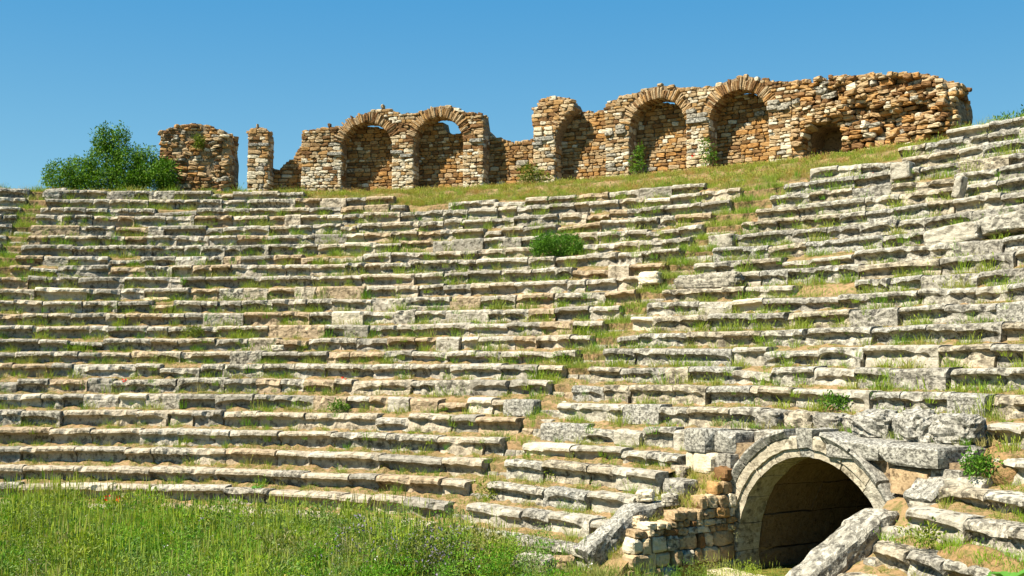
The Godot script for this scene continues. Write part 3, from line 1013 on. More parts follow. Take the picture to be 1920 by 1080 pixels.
	poly = finer(sdeg([22.0, 10.6, 22.0, 13.2, 21.85, 13.62, 22.15, 14.05, 22.5, 14.26, 23.2, 14.34, 24.0, 14.30, 24.6, 14.10, 24.75, 13.92, 24.4, 13.74, 24.0, 13.48, 23.65, 13.12, 23.46, 12.75, 23.43, 12.4, 23.43, 10.6]), 0.3, 0.012)
	inst("wall_core", curved_prism(poly, rmap, RW + 0.06, back + 0.1, 0.02), M.mortar, t, Transform3D.IDENTITY)
	lay(poly, func(x, y): return rmap(x, y, RW), 0, tone_pier, 0.11, 0.2, 0.05)
	lay(vec([RW, 10.6, RW, 12.7, back, 12.7, back, 10.6]), func(x, y): return rmap(deg_to_rad(23.43) * RW, y, x), 1, tone_pier, 0.13, 0.24, 0.04)
	ring(deg_to_rad(25.15) * RW, 12.72, 1.08, 0.42, 0.0, 1.05, RW - 0.02, back)
	crest(sdeg([22.0, 14.0, 22.5, 14.26, 23.2, 14.34, 24.0, 14.3, 24.6, 14.1]), RW + 0.1, back, 0.6)
	for q: Array in [[22.7, 12.78, 0.86, 0.17], [22.35, 12.98, 0.34, 0.15], [22.35, 13.16, 0.32, 0.15], [23.05, 12.98, 0.34, 0.15], [23.05, 13.16, 0.34, 0.15]]:
		heap.append([Transform3D(frame(q[0]) * Basis.from_scale(Vector3(q[2], q[3], 0.4)), rmap(deg_to_rad(q[0]) * RW, q[1], RW + 0.1)), ashlars[3], M.crust if q[2] > 0.5 else M.pale[0], 1.0])
	flush(t)
	# --- the second arcade
	t = thing("ruined_arcade", "higher ruined arcade with two deep arched niches over the grassy slope", "ruin", pt(31.0, RW, 11.0), g)
	poly = sdeg([26.72, 10.6, 26.72, 13.35, 26.62, 13.72, 26.9, 13.98, 27.8, 14.08, 28.6, 14.18, 29.4, 14.32, 30.3, 14.36, 31.2, 14.24, 31.9, 14.10, 32.6, 14.06, 33.4, 14.05, 34.2, 14.16, 35.0, 14.26, 35.6, 14.25, 36.3, 14.08, 36.9, 13.88, 37.6, 13.76, 38.2, 13.74, 38.2, 10.6])
	arch_poly(33.25, 36.85, 13.82, poly)
	arch_poly(28.25, 31.85, 13.90, poly)
	poly = finer(poly, 0.35, 0.012)
	inst("wall_core", curved_prism(poly, rmap, RW + 0.06, back + 0.05), M.mortar, t, Transform3D.IDENTITY)
	var arches := [[28.25, 31.85, 13.90], [33.25, 36.85, 13.82]]
	for piece: PackedVector2Array in without_ring(poly, arches):
		lay(piece, func(x, y): return rmap(x, y, RW), 0, tone_pier, 0.08, 0.185, 0.05)
	for a: Array in arches:
		arch_stones(a[0], a[1], a[2], back)
	bw = finer(sdeg([22.4, 10.6, 22.4, 13.0, 23.4, 13.75, 24.4, 13.86, 25.6, 13.78, 26.8, 13.82, 28.5, 13.86, 29.5, 13.9, 30.2, 13.84, 30.5, 13.75, 31.0, 13.73, 31.3, 13.78, 31.8, 13.8, 34.3, 13.82, 34.5, 13.76, 34.7, 13.83, 35.2, 13.8, 35.6, 13.70, 36.0, 13.8, 37.5, 13.7, 38.2, 13.6, 38.2, 10.6]), 0.3, 0.015)
	inst("wall_core", curved_prism(bw, rmap, back + 0.08, back + 0.75, 0.03), M.mortar, t, Transform3D.IDENTITY)
	lay(bw, func(x, y): return rmap(x, y, back + 0.02), 0, tone_back, 0.08, 0.19, 0.05)
	crest(sdeg([24.6, 13.84, 25.6, 13.76, 26.7, 13.8]), back + 0.1, back + 0.6, 0.6)
	crest(sdeg([26.7, 13.9, 27.8, 14.06, 28.6, 14.12]), RW + 0.1, back - 0.1, 0.5)
	crest(sdeg([31.9, 14.08, 33.2, 14.02]), RW + 0.1, back - 0.1, 0.5)
	crest(sdeg([36.6, 13.98, 38.2, 13.74]), RW + 0.1, back - 0.1, 0.5)
	for q: Array in [[32.55, 12.88, 0.80, 0.17], [32.25, 13.06, 0.38, 0.15], [32.9, 13.06, 0.40, 0.15], [32.2, 13.24, 0.36, 0.16], [37.15, 12.98, 0.42, 0.16], [37.2, 13.16, 0.42, 0.15], [37.75, 12.92, 0.4, 0.15], [27.0, 12.75, 0.32, 0.16], [27.75, 12.78, 0.40, 0.16], [27.72, 12.95, 0.36, 0.15]]:
		heap.append([Transform3D(frame(q[0]) * Basis.from_scale(Vector3(q[2], q[3], 0.36)), rmap(deg_to_rad(q[0]) * RW, q[1], RW + 0.06)), ashlars[4], M.pale[2] if q[3] < 0.17 else M.crust, 1.0])
	flush(t)
	# --- the eroded mass at the right with its dark hollow
	t = thing("ruined_wall", "long eroded wall mass at the right end with a dark hollow", "ruin", pt(43.5, RW, 11.0), g)
	poly = finer(sdeg([38.2, 10.2, 38.2, 13.74, 39.5, 13.74, 40.3, 13.72, 41.0, 13.68, 41.8, 13.64, 42.6, 13.6, 43.2, 13.54, 44.0, 13.46, 44.7, 13.36, 45.0, 13.34, 45.5, 13.26, 45.9, 13.16, 46.3, 13.02, 46.55, 12.8, 46.75, 12.4, 46.85, 12.0, 46.8, 11.6, 46.6, 11.3, 46.5, 10.9, 46.4, 10.2, 40.85, 10.2, 40.95, 11.3, 41.05, 11.7, 40.8, 12.1, 40.3, 12.24, 39.6, 12.22, 39.0, 12.0, 38.8, 11.6, 38.85, 11.0, 38.85, 10.2]), 0.35, 0.02)
	inst("wall_core", curved_prism(poly, rmap, RW + 0.55, RW + 1.6, 0.10), M.mortar, t, Transform3D.IDENTITY)
	inst("hollow_back", curved_prism(sdeg([38.5, 10.4, 38.5, 12.8, 41.3, 12.8, 41.3, 10.4]), rmap, RW + 1.55, RW + 2.0, 0.05), M.mortar, t, Transform3D.IDENTITY)
	lay(poly, func(x, y):
		var d: float = 0.12 * nz.get_noise_2d(x * 0.5, y * 0.9) + (clampf(nz.get_noise_2d(x * 0.55 + 31.0, y * 1.3) * 1.6 + 0.15, 0.0, 1.0) * 0.42 if x > 25.4 else 0.0)
		return rmap(x, y, RW + d), 0, tone_wall, 0.10, 0.21, 0.08, 0.22)
	lay(vec([RW, 10.6, RW, 12.1, RW + 1.7, 12.1, RW + 1.7, 10.6]), func(x, y): return rmap(deg_to_rad(38.82) * RW, y, x), 1, tone_wall, 0.13, 0.24, 0.02, 0.1)
	lay(vec([RW + 0.2, 10.8, RW + 0.1, 12.2, RW + 0.3, 12.85, RW + 1.3, 12.85, RW + 1.4, 10.8]), func(x, y): return rmap(deg_to_rad(46.7 + 0.25 * nz.get_noise_1d(y * 2.0)) * RW, y, x), 1, tone_wall, 0.10, 0.2, 0.16, 0.2)
	crest(sdeg([38.2, 13.74, 40.3, 13.72, 43.2, 13.54, 45.0, 13.34, 45.9, 13.14, 46.4, 12.95]), RW + 0.1, RW + 1.2, 0.7)
	flush(t)

func without_ring(poly: PackedVector2Array, arches: Array) -> Array:    # widens the openings by the thickness of their rings
	var out := [poly]
	for a: Array in arches:
		var c := deg_to_rad((a[0] + a[1]) * 0.5) * RW
		var r := deg_to_rad(a[1] - a[0]) * 0.5 * RW
		var cut := PackedVector2Array()
		for i in 21:
			var t := lerpf(0.30, PI - 0.30, i / 20.0)
			cut.append(Vector2(c + cos(t) * (r + 0.40), (a[2] as float) - r + sin(t) * (r + 0.40)))
		var next := []
		for p: PackedVector2Array in out:
			next.append_array(Geometry2D.clip_polygons(p, cut))
		out = next
	return out

func arch_stones(left: float, right: float, crown: float, back: float) -> void:
	var a := deg_to_rad(left) * RW
	var b := deg_to_rad(right) * RW
	var r := (b - a) * 0.5
	var spring := crown - r
	ring((a + b) * 0.5, spring, r - 0.03, 0.44, 0.22, PI - 0.22, RW - 0.04, back)
	lay(vec([RW, 10.6, RW, spring + 0.3, back, spring + 0.3, back, 10.6]), func(x, y): return rmap(a, y, x), 1, tone_pier, 0.14, 0.26, 0.03)
	lay(vec([RW, 10.6, RW, spring + 0.3, back, spring + 0.3, back, 10.6]), func(x, y): return rmap(b, y, x), -1, tone_pier, 0.14, 0.26, 0.03)

# loose stones along a broken top
func crest(line: PackedVector2Array, w0: float, w1: float, density: float) -> void:
	for i in line.size() - 1:
		var n := int(line[i].distance_to(line[i + 1]) / 0.17 * (0.6 + density)) + 1
		for j in n:
			for q in 2:
				var p := line[i].lerp(line[i + 1], rng.randf())
				var h := rng.randf_range(0.05, 0.15)
				var w := rng.randf_range(0.12, 0.38)
				var at := rmap(p.x, p.y + h * 0.25 - 0.02, lerpf(w0, w1, rng.randf()) if q else w0 + 0.05)
				var b := frame(rad_to_deg(p.x / RW)) * Basis.from_euler(Vector3(rng.randf_range(-0.2, 0.2), rng.randf() * TAU, rng.randf_range(-0.25, 0.25)))
				heap.append([Transform3D(b * Basis.from_scale(Vector3(w, h, rng.randf_range(0.15, 0.3))), at), pick(rocks), pick(M.tan), w * h])

# ---------------------------------------------------------------- loose blocks and boulders
func loose(called: String, label: String, category: String, phi: float, r: float, y: float, size: Vector3, turn: Vector3, m: Material, power := 9.0, rough := 0.10, group := "") -> void:
	var o := inst(numbered(called), rock(9, power, rough, 6, 0.9), m, self, Transform3D(frame(phi) * Basis.from_euler(turn) * Basis.from_scale(size), pt(phi, r, y + size.y * 0.45)))
	tag(o, label, category, group)

func loose_stones() -> void:
	loose("boulder", "rounded grey boulder at the upper left end of the top tier", "boulder", -8.35, 33.6, 10.35, Vector3(0.95, 0.5, 0.6), Vector3(0, 0.2, 0.12), M.grey[0], 4.0, 0.16)
	loose("boulder", "flat grey stone lying in the grass slope by the stair head", "boulder", 38.0, 32.7, 9.75, Vector3(0.65, 0.26, 0.4), Vector3(0, 0.3, -0.05), M.grey[0], 4.0, 0.16)
	loose("stone_block", "squared pale block standing at the upper stair edge", "stone block", 40.3, 29.0, 7.42, Vector3(0.80, 0.42, 0.5), Vector3(0, -0.1, 0.02), M.grey[2], 14.0, 0.05)
	loose("stone_block", "clean upright grey block set on a high tier at right", "stone block", 48.3, 31.45, 9.26, Vector3(0.62, 0.46, 0.45), Vector3(0, 0.05, 0.04), M.grey[2], 14.0, 0.04)
	loose("stone_slab", "large slanted slab with a carved hollow on the right wedge", "stone slab", 55.1, 28.05, 6.90, Vector3(1.35, 0.46, 0.5), Vector3(-0.15, 0.06, 0.12), M.grey[2], 10.0, 0.08)
	loose("stone_slab", "big whitish fallen slab beside the slanted carved slab", "stone slab", 57.55, 28.3, 7.10, Vector3(1.35, 0.40, 0.55), Vector3(-0.2, 0.0, 0.05), M.grey[0], 12.0, 0.07)
	loose("stone_block", "small white block at the left edge of the stair", "stone block", 37.75, 27.05, 6.36, Vector3(0.62, 0.36, 0.45), Vector3(0, 0.1, 0.0), M.pale[0], 8.0, 0.10)
	loose("stone_slab", "long white slab at the foot of a tier right of the stair", "stone slab", 41.9, 26.86, 6.16, Vector3(1.95, 0.40, 0.5), Vector3(0.0, 0.02, 0.03), M.pale[2], 10.0, 0.08)
	loose("stone_block", "rough squared block closing a low tier at the stair edge", "stone block", 36.15, 21.95, 2.83, Vector3(0.86, 0.46, 0.62), Vector3(0, 0.06, 0.0), M.crust, 10.0, 0.08)
	for q: Array in [[55.3, 21.75, 0.62, 0.40, "first"], [57.3, 21.8, 0.66, 0.40, "second"], [59.1, 21.85, 0.62, 0.38, "third"], [60.9, 21.9, 0.6, 0.36, "fourth"]]:
		loose("boulder", "low rough block over the arch, %s counted from the stair side" % q[4], "boulder", q[0], q[1], 2.86, Vector3(q[2], q[3], 0.55), Vector3(0, rng.randf_range(-0.15, 0.15), rng.randf_range(-0.05, 0.05)), pick(M.grey), 6.0, 0.15, "rough blocks lying over the tunnel arch")
	loose("boulder", "round-shouldered big boulder above the right end of the arch", "boulder", 63.0, 21.45, 2.84, Vector3(0.74, 0.52, 0.6), Vector3(0.1, 0.35, 0.08), M.crust, 3.2, 0.28)
	loose("boulder", "widest lichen-blotched boulder in the trio above the parapet slab", "boulder", 65.35, 21.5, 2.80, Vector3(0.90, 0.58, 0.6), Vector3(0.15, -0.25, -0.06), M.crust, 3.4, 0.28)
	loose("boulder", "squarish boulder at the right of the trio above the parapet slab", "boulder", 67.7, 21.55, 2.86, Vector3(0.78, 0.50, 0.6), Vector3(0.0, 0.2, 0.04), M.crust, 4.5, 0.22)
	loose("boulder", "white-topped boulder half hidden in the meadow grass near the parapet", "boulder", 49.9, 17.1, 0.22, Vector3(0.75, 0.42, 0.6), Vector3(0, 0.3, 0), M.grey[2], 4.0, 0.16)
	loose("boulder", "small earth-brown stone between the meadow and the parapet foot", "boulder", 51.0, 17.55, 0.26, Vector3(0.45, 0.34, 0.4), Vector3(0, 0.8, 0.1), M.stain, 4.0, 0.18)
	loose("stone_block", "small white stone lying loose on a middle tier at left", "stone block", 13.9, 23.95, 4.52, Vector3(0.36, 0.17, 0.3), Vector3(0, 0.4, 0.05), M.pale[0], 8.0, 0.1)
	loose("stone_block", "tilted pale broken stone lying on a tier at far left", "stone block", 2.2, 27.0, 6.05, Vector3(0.85, 0.26, 0.42), Vector3(0.25, 0.2, 0.08), M.pale[1], 5.0, 0.15)
	loose("stone_block", "thin upright stone wedged between seats on the right wedge", "stone block", 53.2, 29.8, 8.3, Vector3(0.22, 0.55, 0.35), Vector3(0.0, 0.1, -0.22), M.grey[2], 10.0, 0.06)
	loose("stone_block", "grey block on the floor inside the tunnel mouth", "stone block", 62.6, 20.8, 0.24, Vector3(0.5, 0.42, 0.5), Vector3(0, 0.5, 0), M.tan[2], 9.0, 0.08)
	loose("stone_slab", "flat threshold slab lying in the grass before the tunnel mouth", "stone slab", 57.7, 19.85, 0.20, Vector3(1.3, 0.16, 0.5), Vector3(0, -0.1, 0.03), M.clean, 12.0, 0.05)
	for q: Array in [[-1.6, 0.35, 52.2, 19.3, 1.55], [0, 0.3, 53.6, 19.5, 1.5], [0, 0.26, 52.9, 18.9, 1.1]]:
		loose("boulder", ["pale stone on the earth above the rubble wall, nearest the arch", "pale stone on the earth beside the sloping parapet", "lowest pale stone on the earth by the sloping parapet"][[52.2, 53.6, 52.9].find(q[2])] , "boulder", q[2], q[3], q[4] - 0.05, Vector3(q[1], 0.24, 0.3), Vector3(0, rng.randf(), 0.1), pick(M.pale), 4.0, 0.2, "stones on the passage flank")

func mound() -> ArrayMesh:
	var v := PackedVector3Array()
	var off := rng.randf() * 100.0
	for i in 15:
		for j in 29:
			var th := PI * i / 14.0
			var ph := TAU * j / 28.0
			var d := Vector3(sin(th) * cos(ph), cos(th), sin(th) * sin(ph))
			v.append(d * (0.5 + 0.10 * nz.get_noise_3dv(d * 1.5 + Vector3.ONE * off) + 0.03 * nz.get_noise_3dv(d * 6.0 + Vector3.ONE * off)))
	return smooth(v, grid_idx(15, 29))

func earth_mounds() -> void:
	for q: Array in [[75.6, 19.55, 1.42, Vector3(1.9, 0.62, 0.6), "reddish bare earth spilling over a low tier at the right edge"], [71.0, 21.3, 2.5, Vector3(0.7, 0.65, 0.5), "dry earth heaped beside the sloping slab"], [66.0, 22.0, 2.72, Vector3(5.0, 0.35, 0.9), "earth ledge under the boulders above the arch"]]:
		setting("earth_mound", q[4], mound(), M.earth).transform = Transform3D(frame(q[0]) * Basis.from_scale(q[3]), pt(q[0], q[1], q[2]))

# ---------------------------------------------------------------- plants
func blade_mesh(n: int, radius: float, h: float, w: float, lean: float, heads := 0.0) -> ArrayMesh:
	var v := PackedVector3Array()
	var idx := PackedInt32Array()
	for i in n:
		var a := rng.randf() * TAU
		var d := sqrt(rng.randf()) * radius
		var b := Vector3(cos(a) * d, -0.02, sin(a) * d)
		var hh := h * rng.randf_range(0.45, 1.1)
		var la := rng.randf() * TAU
		var out := Vector3(cos(la), 0, sin(la)) * hh * lean * rng.randf_range(0.2, 1.3) + b * 0.5
		var ta := rng.randf() * PI
		var s := Vector3(cos(ta), 0, sin(ta)) * w * rng.randf_range(0.6, 1.2)
		var m := b + Vector3.UP * hh * 0.55 + out * 0.35
		var t := b + Vector3.UP * hh * rng.randf_range(0.86, 1.0) + out
		var c := v.size()
		v.append_array([b - s, b + s, m - s * 0.8, m + s * 0.8, t])
		idx.append_array([c, c + 2, c + 1, c + 1, c + 2, c + 3, c + 2, c + 4, c + 3])
		if rng.randf() < heads:
			c = v.size()
			var q := s.normalized() * w * 2.2
			v.append_array([t - Vector3.UP * hh * 0.16, t + q - Vector3.UP * hh * 0.05, t - q - Vector3.UP * hh * 0.05, t + Vector3.UP * hh * 0.06])
			idx.append_array([c, c + 1, c + 2, c + 1, c + 3, c + 2])
	return flat(v, idx)

func sprig_mesh(n: int, size: float, leaf: float, slim := 0.42) -> ArrayMesh:
	var v := PackedVector3Array()
	var idx := PackedInt32Array()
	for i in n:
		var p := Vector3(rng.randf_range(-1, 1), rng.randf_range(-1, 1), rng.randf_range(-1, 1)) * size
		var d := (p.normalized() + Vector3(rng.randf_range(-0.7, 0.7), rng.randf_range(-0.3, 0.9), rng.randf_range(-0.7, 0.7))).normalized()
		var s := d.cross(Vector3(rng.randf_range(-1, 1), rng.randf_range(-1, 1), rng.randf_range(-1, 1))).normalized()
		var l := leaf * rng.randf_range(0.7, 1.3)
		var up := s.cross(d) * l * 0.14
		var c := v.size()
		v.append_array([p, p + d * l * 0.5 + s * l * slim * 0.5 + up, p + d * l, p + d * l * 0.5 - s * l * slim * 0.5 + up])
		idx.append_array([c, c + 1, c + 2, c, c + 2, c + 3])
	return flat(v, idx)

func scatter(called: String, mesh: Mesh, m: Material, places: Array, colors: PackedColorArray, parent: Node3D) -> MultiMeshInstance3D:
	var mm := MultiMesh.new()
	mm.transform_format = MultiMesh.TRANSFORM_3D
	mm.use_colors = true
	mm.mesh = mesh
	mm.instance_count = places.size()
	var inv := parent.transform.affine_inverse() if parent != self else Transform3D.IDENTITY
	for i in places.size():
		mm.set_instance_transform(i, inv * (places[i] as Transform3D))
		mm.set_instance_color(i, colors[i])
	var o := MultiMeshInstance3D.new()
	o.name = called
	o.multimesh = mm
	o.material_override = m
	parent.add_child(o, true)
	return o

func branch(parent: Node3D, called: String, a: Vector3, b: Vector3, r0: float, r1: float) -> void:
	var v := PackedVector3Array()
	var d := (b - a).normalized()
	var s := d.cross(Vector3(0.3, 0.1, 0.9)).normalized()
	var q := d.cross(s)
	for i in 5:
		var f := i / 4.0
		var c := a.lerp(b, f) + (s * nz.get_noise_1d(a.x * 5 + f * 2) + q * nz.get_noise_1d(a.z * 5 + f * 2 + 7)) * a.distance_to(b) * 0.10 * sin(f * PI)
		for j in 8:
			var an := TAU * j / 7.0
			v.append(c + (s * cos(an) + q * sin(an)) * lerpf(r0, r1, f))
	inst(called, smooth(v, grid_idx(5, 8, true)), M.bark, parent, Transform3D.IDENTITY)

# a shrub whose crown fills a few lobes; each lobe is [centre, radii]
func shrub(called: String, label: String, category: String, at: Vector3, lobes: Array, per_m2: float, mesh: Mesh, tones: Array, stems: bool, group := "") -> Node3D:
	var t := thing(called, label, category, at, group)
	var places := []
	var colors := PackedColorArray()
	for l: Array in lobes:
		var c: Vector3 = at + frame(0) * (l[0] as Vector3)
		var rad: Vector3 = l[1]
		var n := int(per_m2 * (rad.x * rad.y + rad.y * rad.z + rad.x * rad.z) * 4.2)
		for i in n:
			var d := Vector3(rng.randf_range(-1, 1), rng.randf_range(-1, 1), rng.randf_range(-1, 1))
			while d.length() > 1.0 or d.length() < 0.05:
				d = Vector3(rng.randf_range(-1, 1), rng.randf_range(-1, 1), rng.randf_range(-1, 1))
			d = d.normalized() * pow(d.length(), 0.6)
			var lump := 1.0 + 0.35 * nz.get_noise_3dv(d * 2.2 + c)
			var p := c + d * rad * lump
			if p.y < at.y + 0.04: continue
			if nz.get_noise_3dv(p * 2.4 + Vector3(17, 3, 5)) < -0.14: continue
			var s := rng.randf_range(0.7, 1.35)
			places.append(Transform3D(Basis.from_euler(Vector3(rng.randf() * TAU, rng.randf() * TAU, rng.randf() * TAU)) * Basis.from_scale(Vector3.ONE * s), p))
			var col: Color = pick(tones)
			var f := rng.randf_range(0.75, 1.25)
			colors.append(Color(col.r * f, col.g * f, col.b * f))
		if stems:
			branch(t, "stem" if category != "tree" else "trunk", at + Vector3(c.x - at.x, 0, c.z - at.z) * 0.35 + Vector3.DOWN * 0.1, c + Vector3(0, rad.y * 0.5, 0), 0.05, 0.012)
	var src := corners(mesh)
	var inv := t.transform.affine_inverse()
	var v := PackedVector3Array()
	var cols := PackedColorArray()
	for i in places.size():
		v.append_array((inv * (places[i] as Transform3D)) * src)
		for j in src.size():
			cols.append(colors[i])
	inst("crown", flat(v, PackedInt32Array(range(v.size())), cols), M.leaf, t, t.transform)
	return t

func plants() -> void:
	var sprig := sprig_mesh(9, 0.12, 0.10)
	var fine := sprig_mesh(12, 0.09, 0.055, 0.5)
	var slim := sprig_mesh(10, 0.10, 0.11, 0.22)
	var green := [Color(0.085, 0.175, 0.012), Color(0.11, 0.215, 0.016), Color(0.16, 0.265, 0.02), Color(0.06, 0.135, 0.012)]
	var fresh := [Color(0.085, 0.20, 0.014), Color(0.115, 0.235, 0.02), Color(0.065, 0.155, 0.014)]
	var lime := [Color(0.17, 0.21, 0.025), Color(0.215, 0.235, 0.03), Color(0.125, 0.17, 0.022)]
	shrub("bush", "tall dark green leafy bush with two pointed tops beside the rubble block", "bush", pt(-5.6, 36.0, 11.0), [
		[Vector3(-2.15, 0.65, 0), Vector3(0.75, 0.7, 0.7)], [Vector3(-1.35, 0.75, 0.2), Vector3(0.7, 0.75, 0.7)], [Vector3(-0.45, 1.1, 0), Vector3(0.75, 1.1, 0.75)], [Vector3(-0.55, 2.2, 0), Vector3(0.36, 0.62, 0.4)], [Vector3(0.12, 2.1, 0), Vector3(0.36, 0.72, 0.4)],
		[Vector3(0.55, 1.05, 0.15), Vector3(0.7, 0.95, 0.7)], [Vector3(1.25, 1.15, 0), Vector3(0.6, 0.75, 0.6)], [Vector3(1.5, 0.65, 0.3), Vector3(0.8, 0.65, 0.6)], [Vector3(2.1, 0.75, 0.3), Vector3(0.55, 0.6, 0.5)], [Vector3(0.0, 0.45, 0.6), Vector3(1.6, 0.5, 0.4)]], 80.0, sprig, green, true)
	shrub("bush", "small low green bush at the left end of the crest bush", "bush", pt(-9.6, 36.2, 11.0), [[Vector3(0, 0.25, 0), Vector3(0.35, 0.32, 0.3)]], 60.0, sprig, green, true)
	shrub("bush", "green bush top showing over the top tier at the right edge", "bush", pt(50.3, 37.0, 11.0), [[Vector3(0.15, 0.5, 0), Vector3(0.5, 0.62, 0.5)], [Vector3(0.65, 0.6, 0.2), Vector3(0.4, 0.5, 0.4)], [Vector3(-0.9, 0.35, 0.2), Vector3(0.35, 0.3, 0.3)]], 60.0, sprig, fresh, true)
	shrub("round_shrub", "dense round bright green shrub growing on the upper seats of the middle wedge", "shrub", pt(29.35, 28.75, 7.46), [[Vector3(0, 0.34, 0), Vector3(0.78, 0.44, 0.40)], [Vector3(-0.38, 0.26, 0.1), Vector3(0.42, 0.32, 0.3)], [Vector3(0.42, 0.24, 0.1), Vector3(0.42, 0.28, 0.3)]], 190.0, fine, fresh, false)
	shrub("wall_shrub", "yellow-green shrub rooted high in the face of the rubble block", "shrub", pt(-0.2, 35.92, 12.95), [[Vector3(0, 0.22, 0.02), Vector3(0.30, 0.32, 0.12)], [Vector3(0.1, 0.0, 0.02), Vector3(0.2, 0.2, 0.1)]], 95.0, slim, lime, false)
	shrub("terrace_shrub", "pale yellow-green weed clump at the foot of the broken pier", "shrub", pt(22.4, 34.9, 10.95), [[Vector3(0, 0.28, 0), Vector3(0.42, 0.36, 0.3)], [Vector3(0.4, 0.15, 0.1), Vector3(0.4, 0.22, 0.3)]], 70.0, slim, lime, false)
	shrub("weed", "tall dark weed in front of the third whole niche", "plant", pt(29.2, 35.4, 11.05), [[Vector3(0, 0.35, 0), Vector3(0.26, 0.45, 0.22)], [Vector3(0.1, 0.75, 0), Vector3(0.08, 0.3, 0.08)]], 60.0, slim, green, false, "weeds before the niches")
	shrub("weed", "tall dark weed in front of the last whole niche", "plant", pt(33.6, 35.4, 11.08), [[Vector3(0, 0.32, 0), Vector3(0.24, 0.42, 0.22)], [Vector3(-0.1, 0.7, 0), Vector3(0.08, 0.3, 0.08)]], 60.0, slim, green, false, "weeds before the niches")
	var weeds := [[58.0, 22.4, 3.3, "bright weed clump among the blocks above the arch", fresh], [70.7, 20.9, 2.5, "weed clump at the foot of the tier right of the parapet slab", fresh],
		[36.0, 23.6, 4.13, "dark weed hanging at the stair edge above the rough block", green], [72.3, 19.35, 1.62, "bushy weed with yellow tips by the red earth patch", lime], [6.8, 24.6, 5.0, "tall pale weed on a middle tier at left", lime], [21.9, 21.5, 2.86, "wide dark weed growing over the sixth tier", green], [42.7, 20.05, 1.6, "small yellow-green weed on a low tier near the stair", lime], [39.4, 19.3, 1.2, "yellow-green weed at the foot of the stair", lime]]
	for w: Array in weeds:
		shrub("weed", w[3], "plant", pt(w[0], w[1], w[2]), [[Vector3(0, 0.12, 0), Vector3(0.26, 0.17, 0.16)], [Vector3(0.12, 0.08, 0.03), Vector3(0.2, 0.12, 0.14)]], 130.0, fine, w[4], false, "weeds on the tiers")
	shrub("flowering_shrub", "yellow-green meadow shrub dotted with small purple flowers in the foreground", "shrub", pt(45.5, 14.9, GROUND), [[Vector3(-0.6, 0.5, 0), Vector3(0.9, 0.55, 0.7)], [Vector3(0.6, 0.45, 0.2), Vector3(0.8, 0.5, 0.7)]], 70.0, fine, [Color(0.15, 0.20, 0.025), Color(0.10, 0.155, 0.025), Color(0.20, 0.23, 0.03), Color(0.15, 0.16, 0.07), Color(0.24, 0.20, 0.28)], false)
	# a rosette of large leaves
	for q: Array in [[79.6, 18.95, 1.5, 0.26, "broad-leaved green plant at the right edge beside the red earth", 16], [20.0, 18.75, 1.02, 0.17, "small star-shaped thistle on the lowest tier", 11]]:
		var t := thing("leafy_plant", q[4], "plant", pt(q[0], q[1], q[2]))
		for i in q[5]:
			var an: float = TAU * i / q[5] * 2.4
			var l: float = q[3] * rng.randf_range(0.7, 1.25)
			var up := rng.randf_range(0.25, 1.0)
			var v := PackedVector3Array()
			var d := Vector3(cos(an), 0, sin(an))
			var s := Vector3(-sin(an), 0, cos(an))
			for e in 6:
				var f := e / 5.0
				var c := d * l * f + Vector3.UP * (l * up * sin(f * 2.0) * 0.8)
				var w: float = l * 0.26 * sin(PI * clampf(f * 0.9 + 0.08, 0, 1)) * (1.0 + 0.2 * (e % 2))
				v.append_array([c - s * w + Vector3.UP * w * 0.4, c, c + s * w + Vector3.UP * w * 0.4])
			var m := leaf_mat(Color(0.30, 0.47, 0.16), Color(0.25, 0.35, 0.1))
			m.vertex_color_use_as_albedo = false
			inst("leaf", smooth(v, grid_idx(6, 3)), m, t, Transform3D(Basis.IDENTITY, pt(q[0], q[1], q[2])))
	# oats
	for q: Array in [[58.1, 19.7, 0.22, 1.0, "tall oat stem standing alone before the tunnel mouth"]]:
		var t := thing("oat_plant", q[4], "plant", pt(q[0], q[1], q[2]))
		inst("stem", blade_mesh(3, 0.03, q[3], 0.0035, 0.2), leaf_plain(Color(0.50, 0.52, 0.28)), t, Transform3D(Basis.IDENTITY, pt(q[0], q[1], q[2])))
		for i in 4:
			inst("seed_head", sprig_mesh(5, 0.02, 0.035, 0.25), leaf_plain(Color(0.55, 0.55, 0.36)), t, Transform3D(Basis.IDENTITY, pt(q[0], q[1], (q[2] as float) + (q[3] as float) * rng.randf_range(0.62, 1.0)) + Vector3(rng.randf_range(-0.08, 0.08), 0, rng.randf_range(-0.05, 0.05))))
	# poppies
	var spots := [[20.9, 22.55, 3.50, "red poppy among weeds on the eighth tier"], [4.2, 22.2, 3.45, "red poppy between two seats at the left"], [13.6, 15.6, 0.95, "red poppy in the meadow, left one of two"], [14.6, 15.6, 0.95, "red poppy in the meadow, right one of two"], [46.4, 31.8, 9.3, "red poppies under the lip of a high right tier"], [33.5, 34.3, 11.1, "red poppy in the grass before the niches"]]
	for s: Array in spots:
		var t := thing("poppy", s[3], "flower", pt(s[0], s[1], s[2]), "red poppies")
		inst("stem", blade_mesh(2, 0.01, 0.25, 0.004, 0.1), leaf_plain(Color(0.35, 0.45, 0.15)), t, Transform3D(Basis.IDENTITY, pt(s[0], s[1], s[2])))
		inst("petals", sprig_mesh(9, 0.03, 0.06, 0.9), leaf_plain(Color(0.80, 0.08, 0.04)), t, Transform3D(Basis.IDENTITY, pt(s[0], s[1], (s[2] as float) + 0.22)))

func leaf_plain(c: Color) -> StandardMaterial3D:
	var m := leaf_mat(c, Color(0.3, 0.3, 0.1))
	m.vertex_color_use_as_albedo = false
	return m

# ---------------------------------------------------------------- grass
func blend(a: Color, b: Color, t: float) -> Color:
	return a.lerp(b, clampf(t, 0, 1))

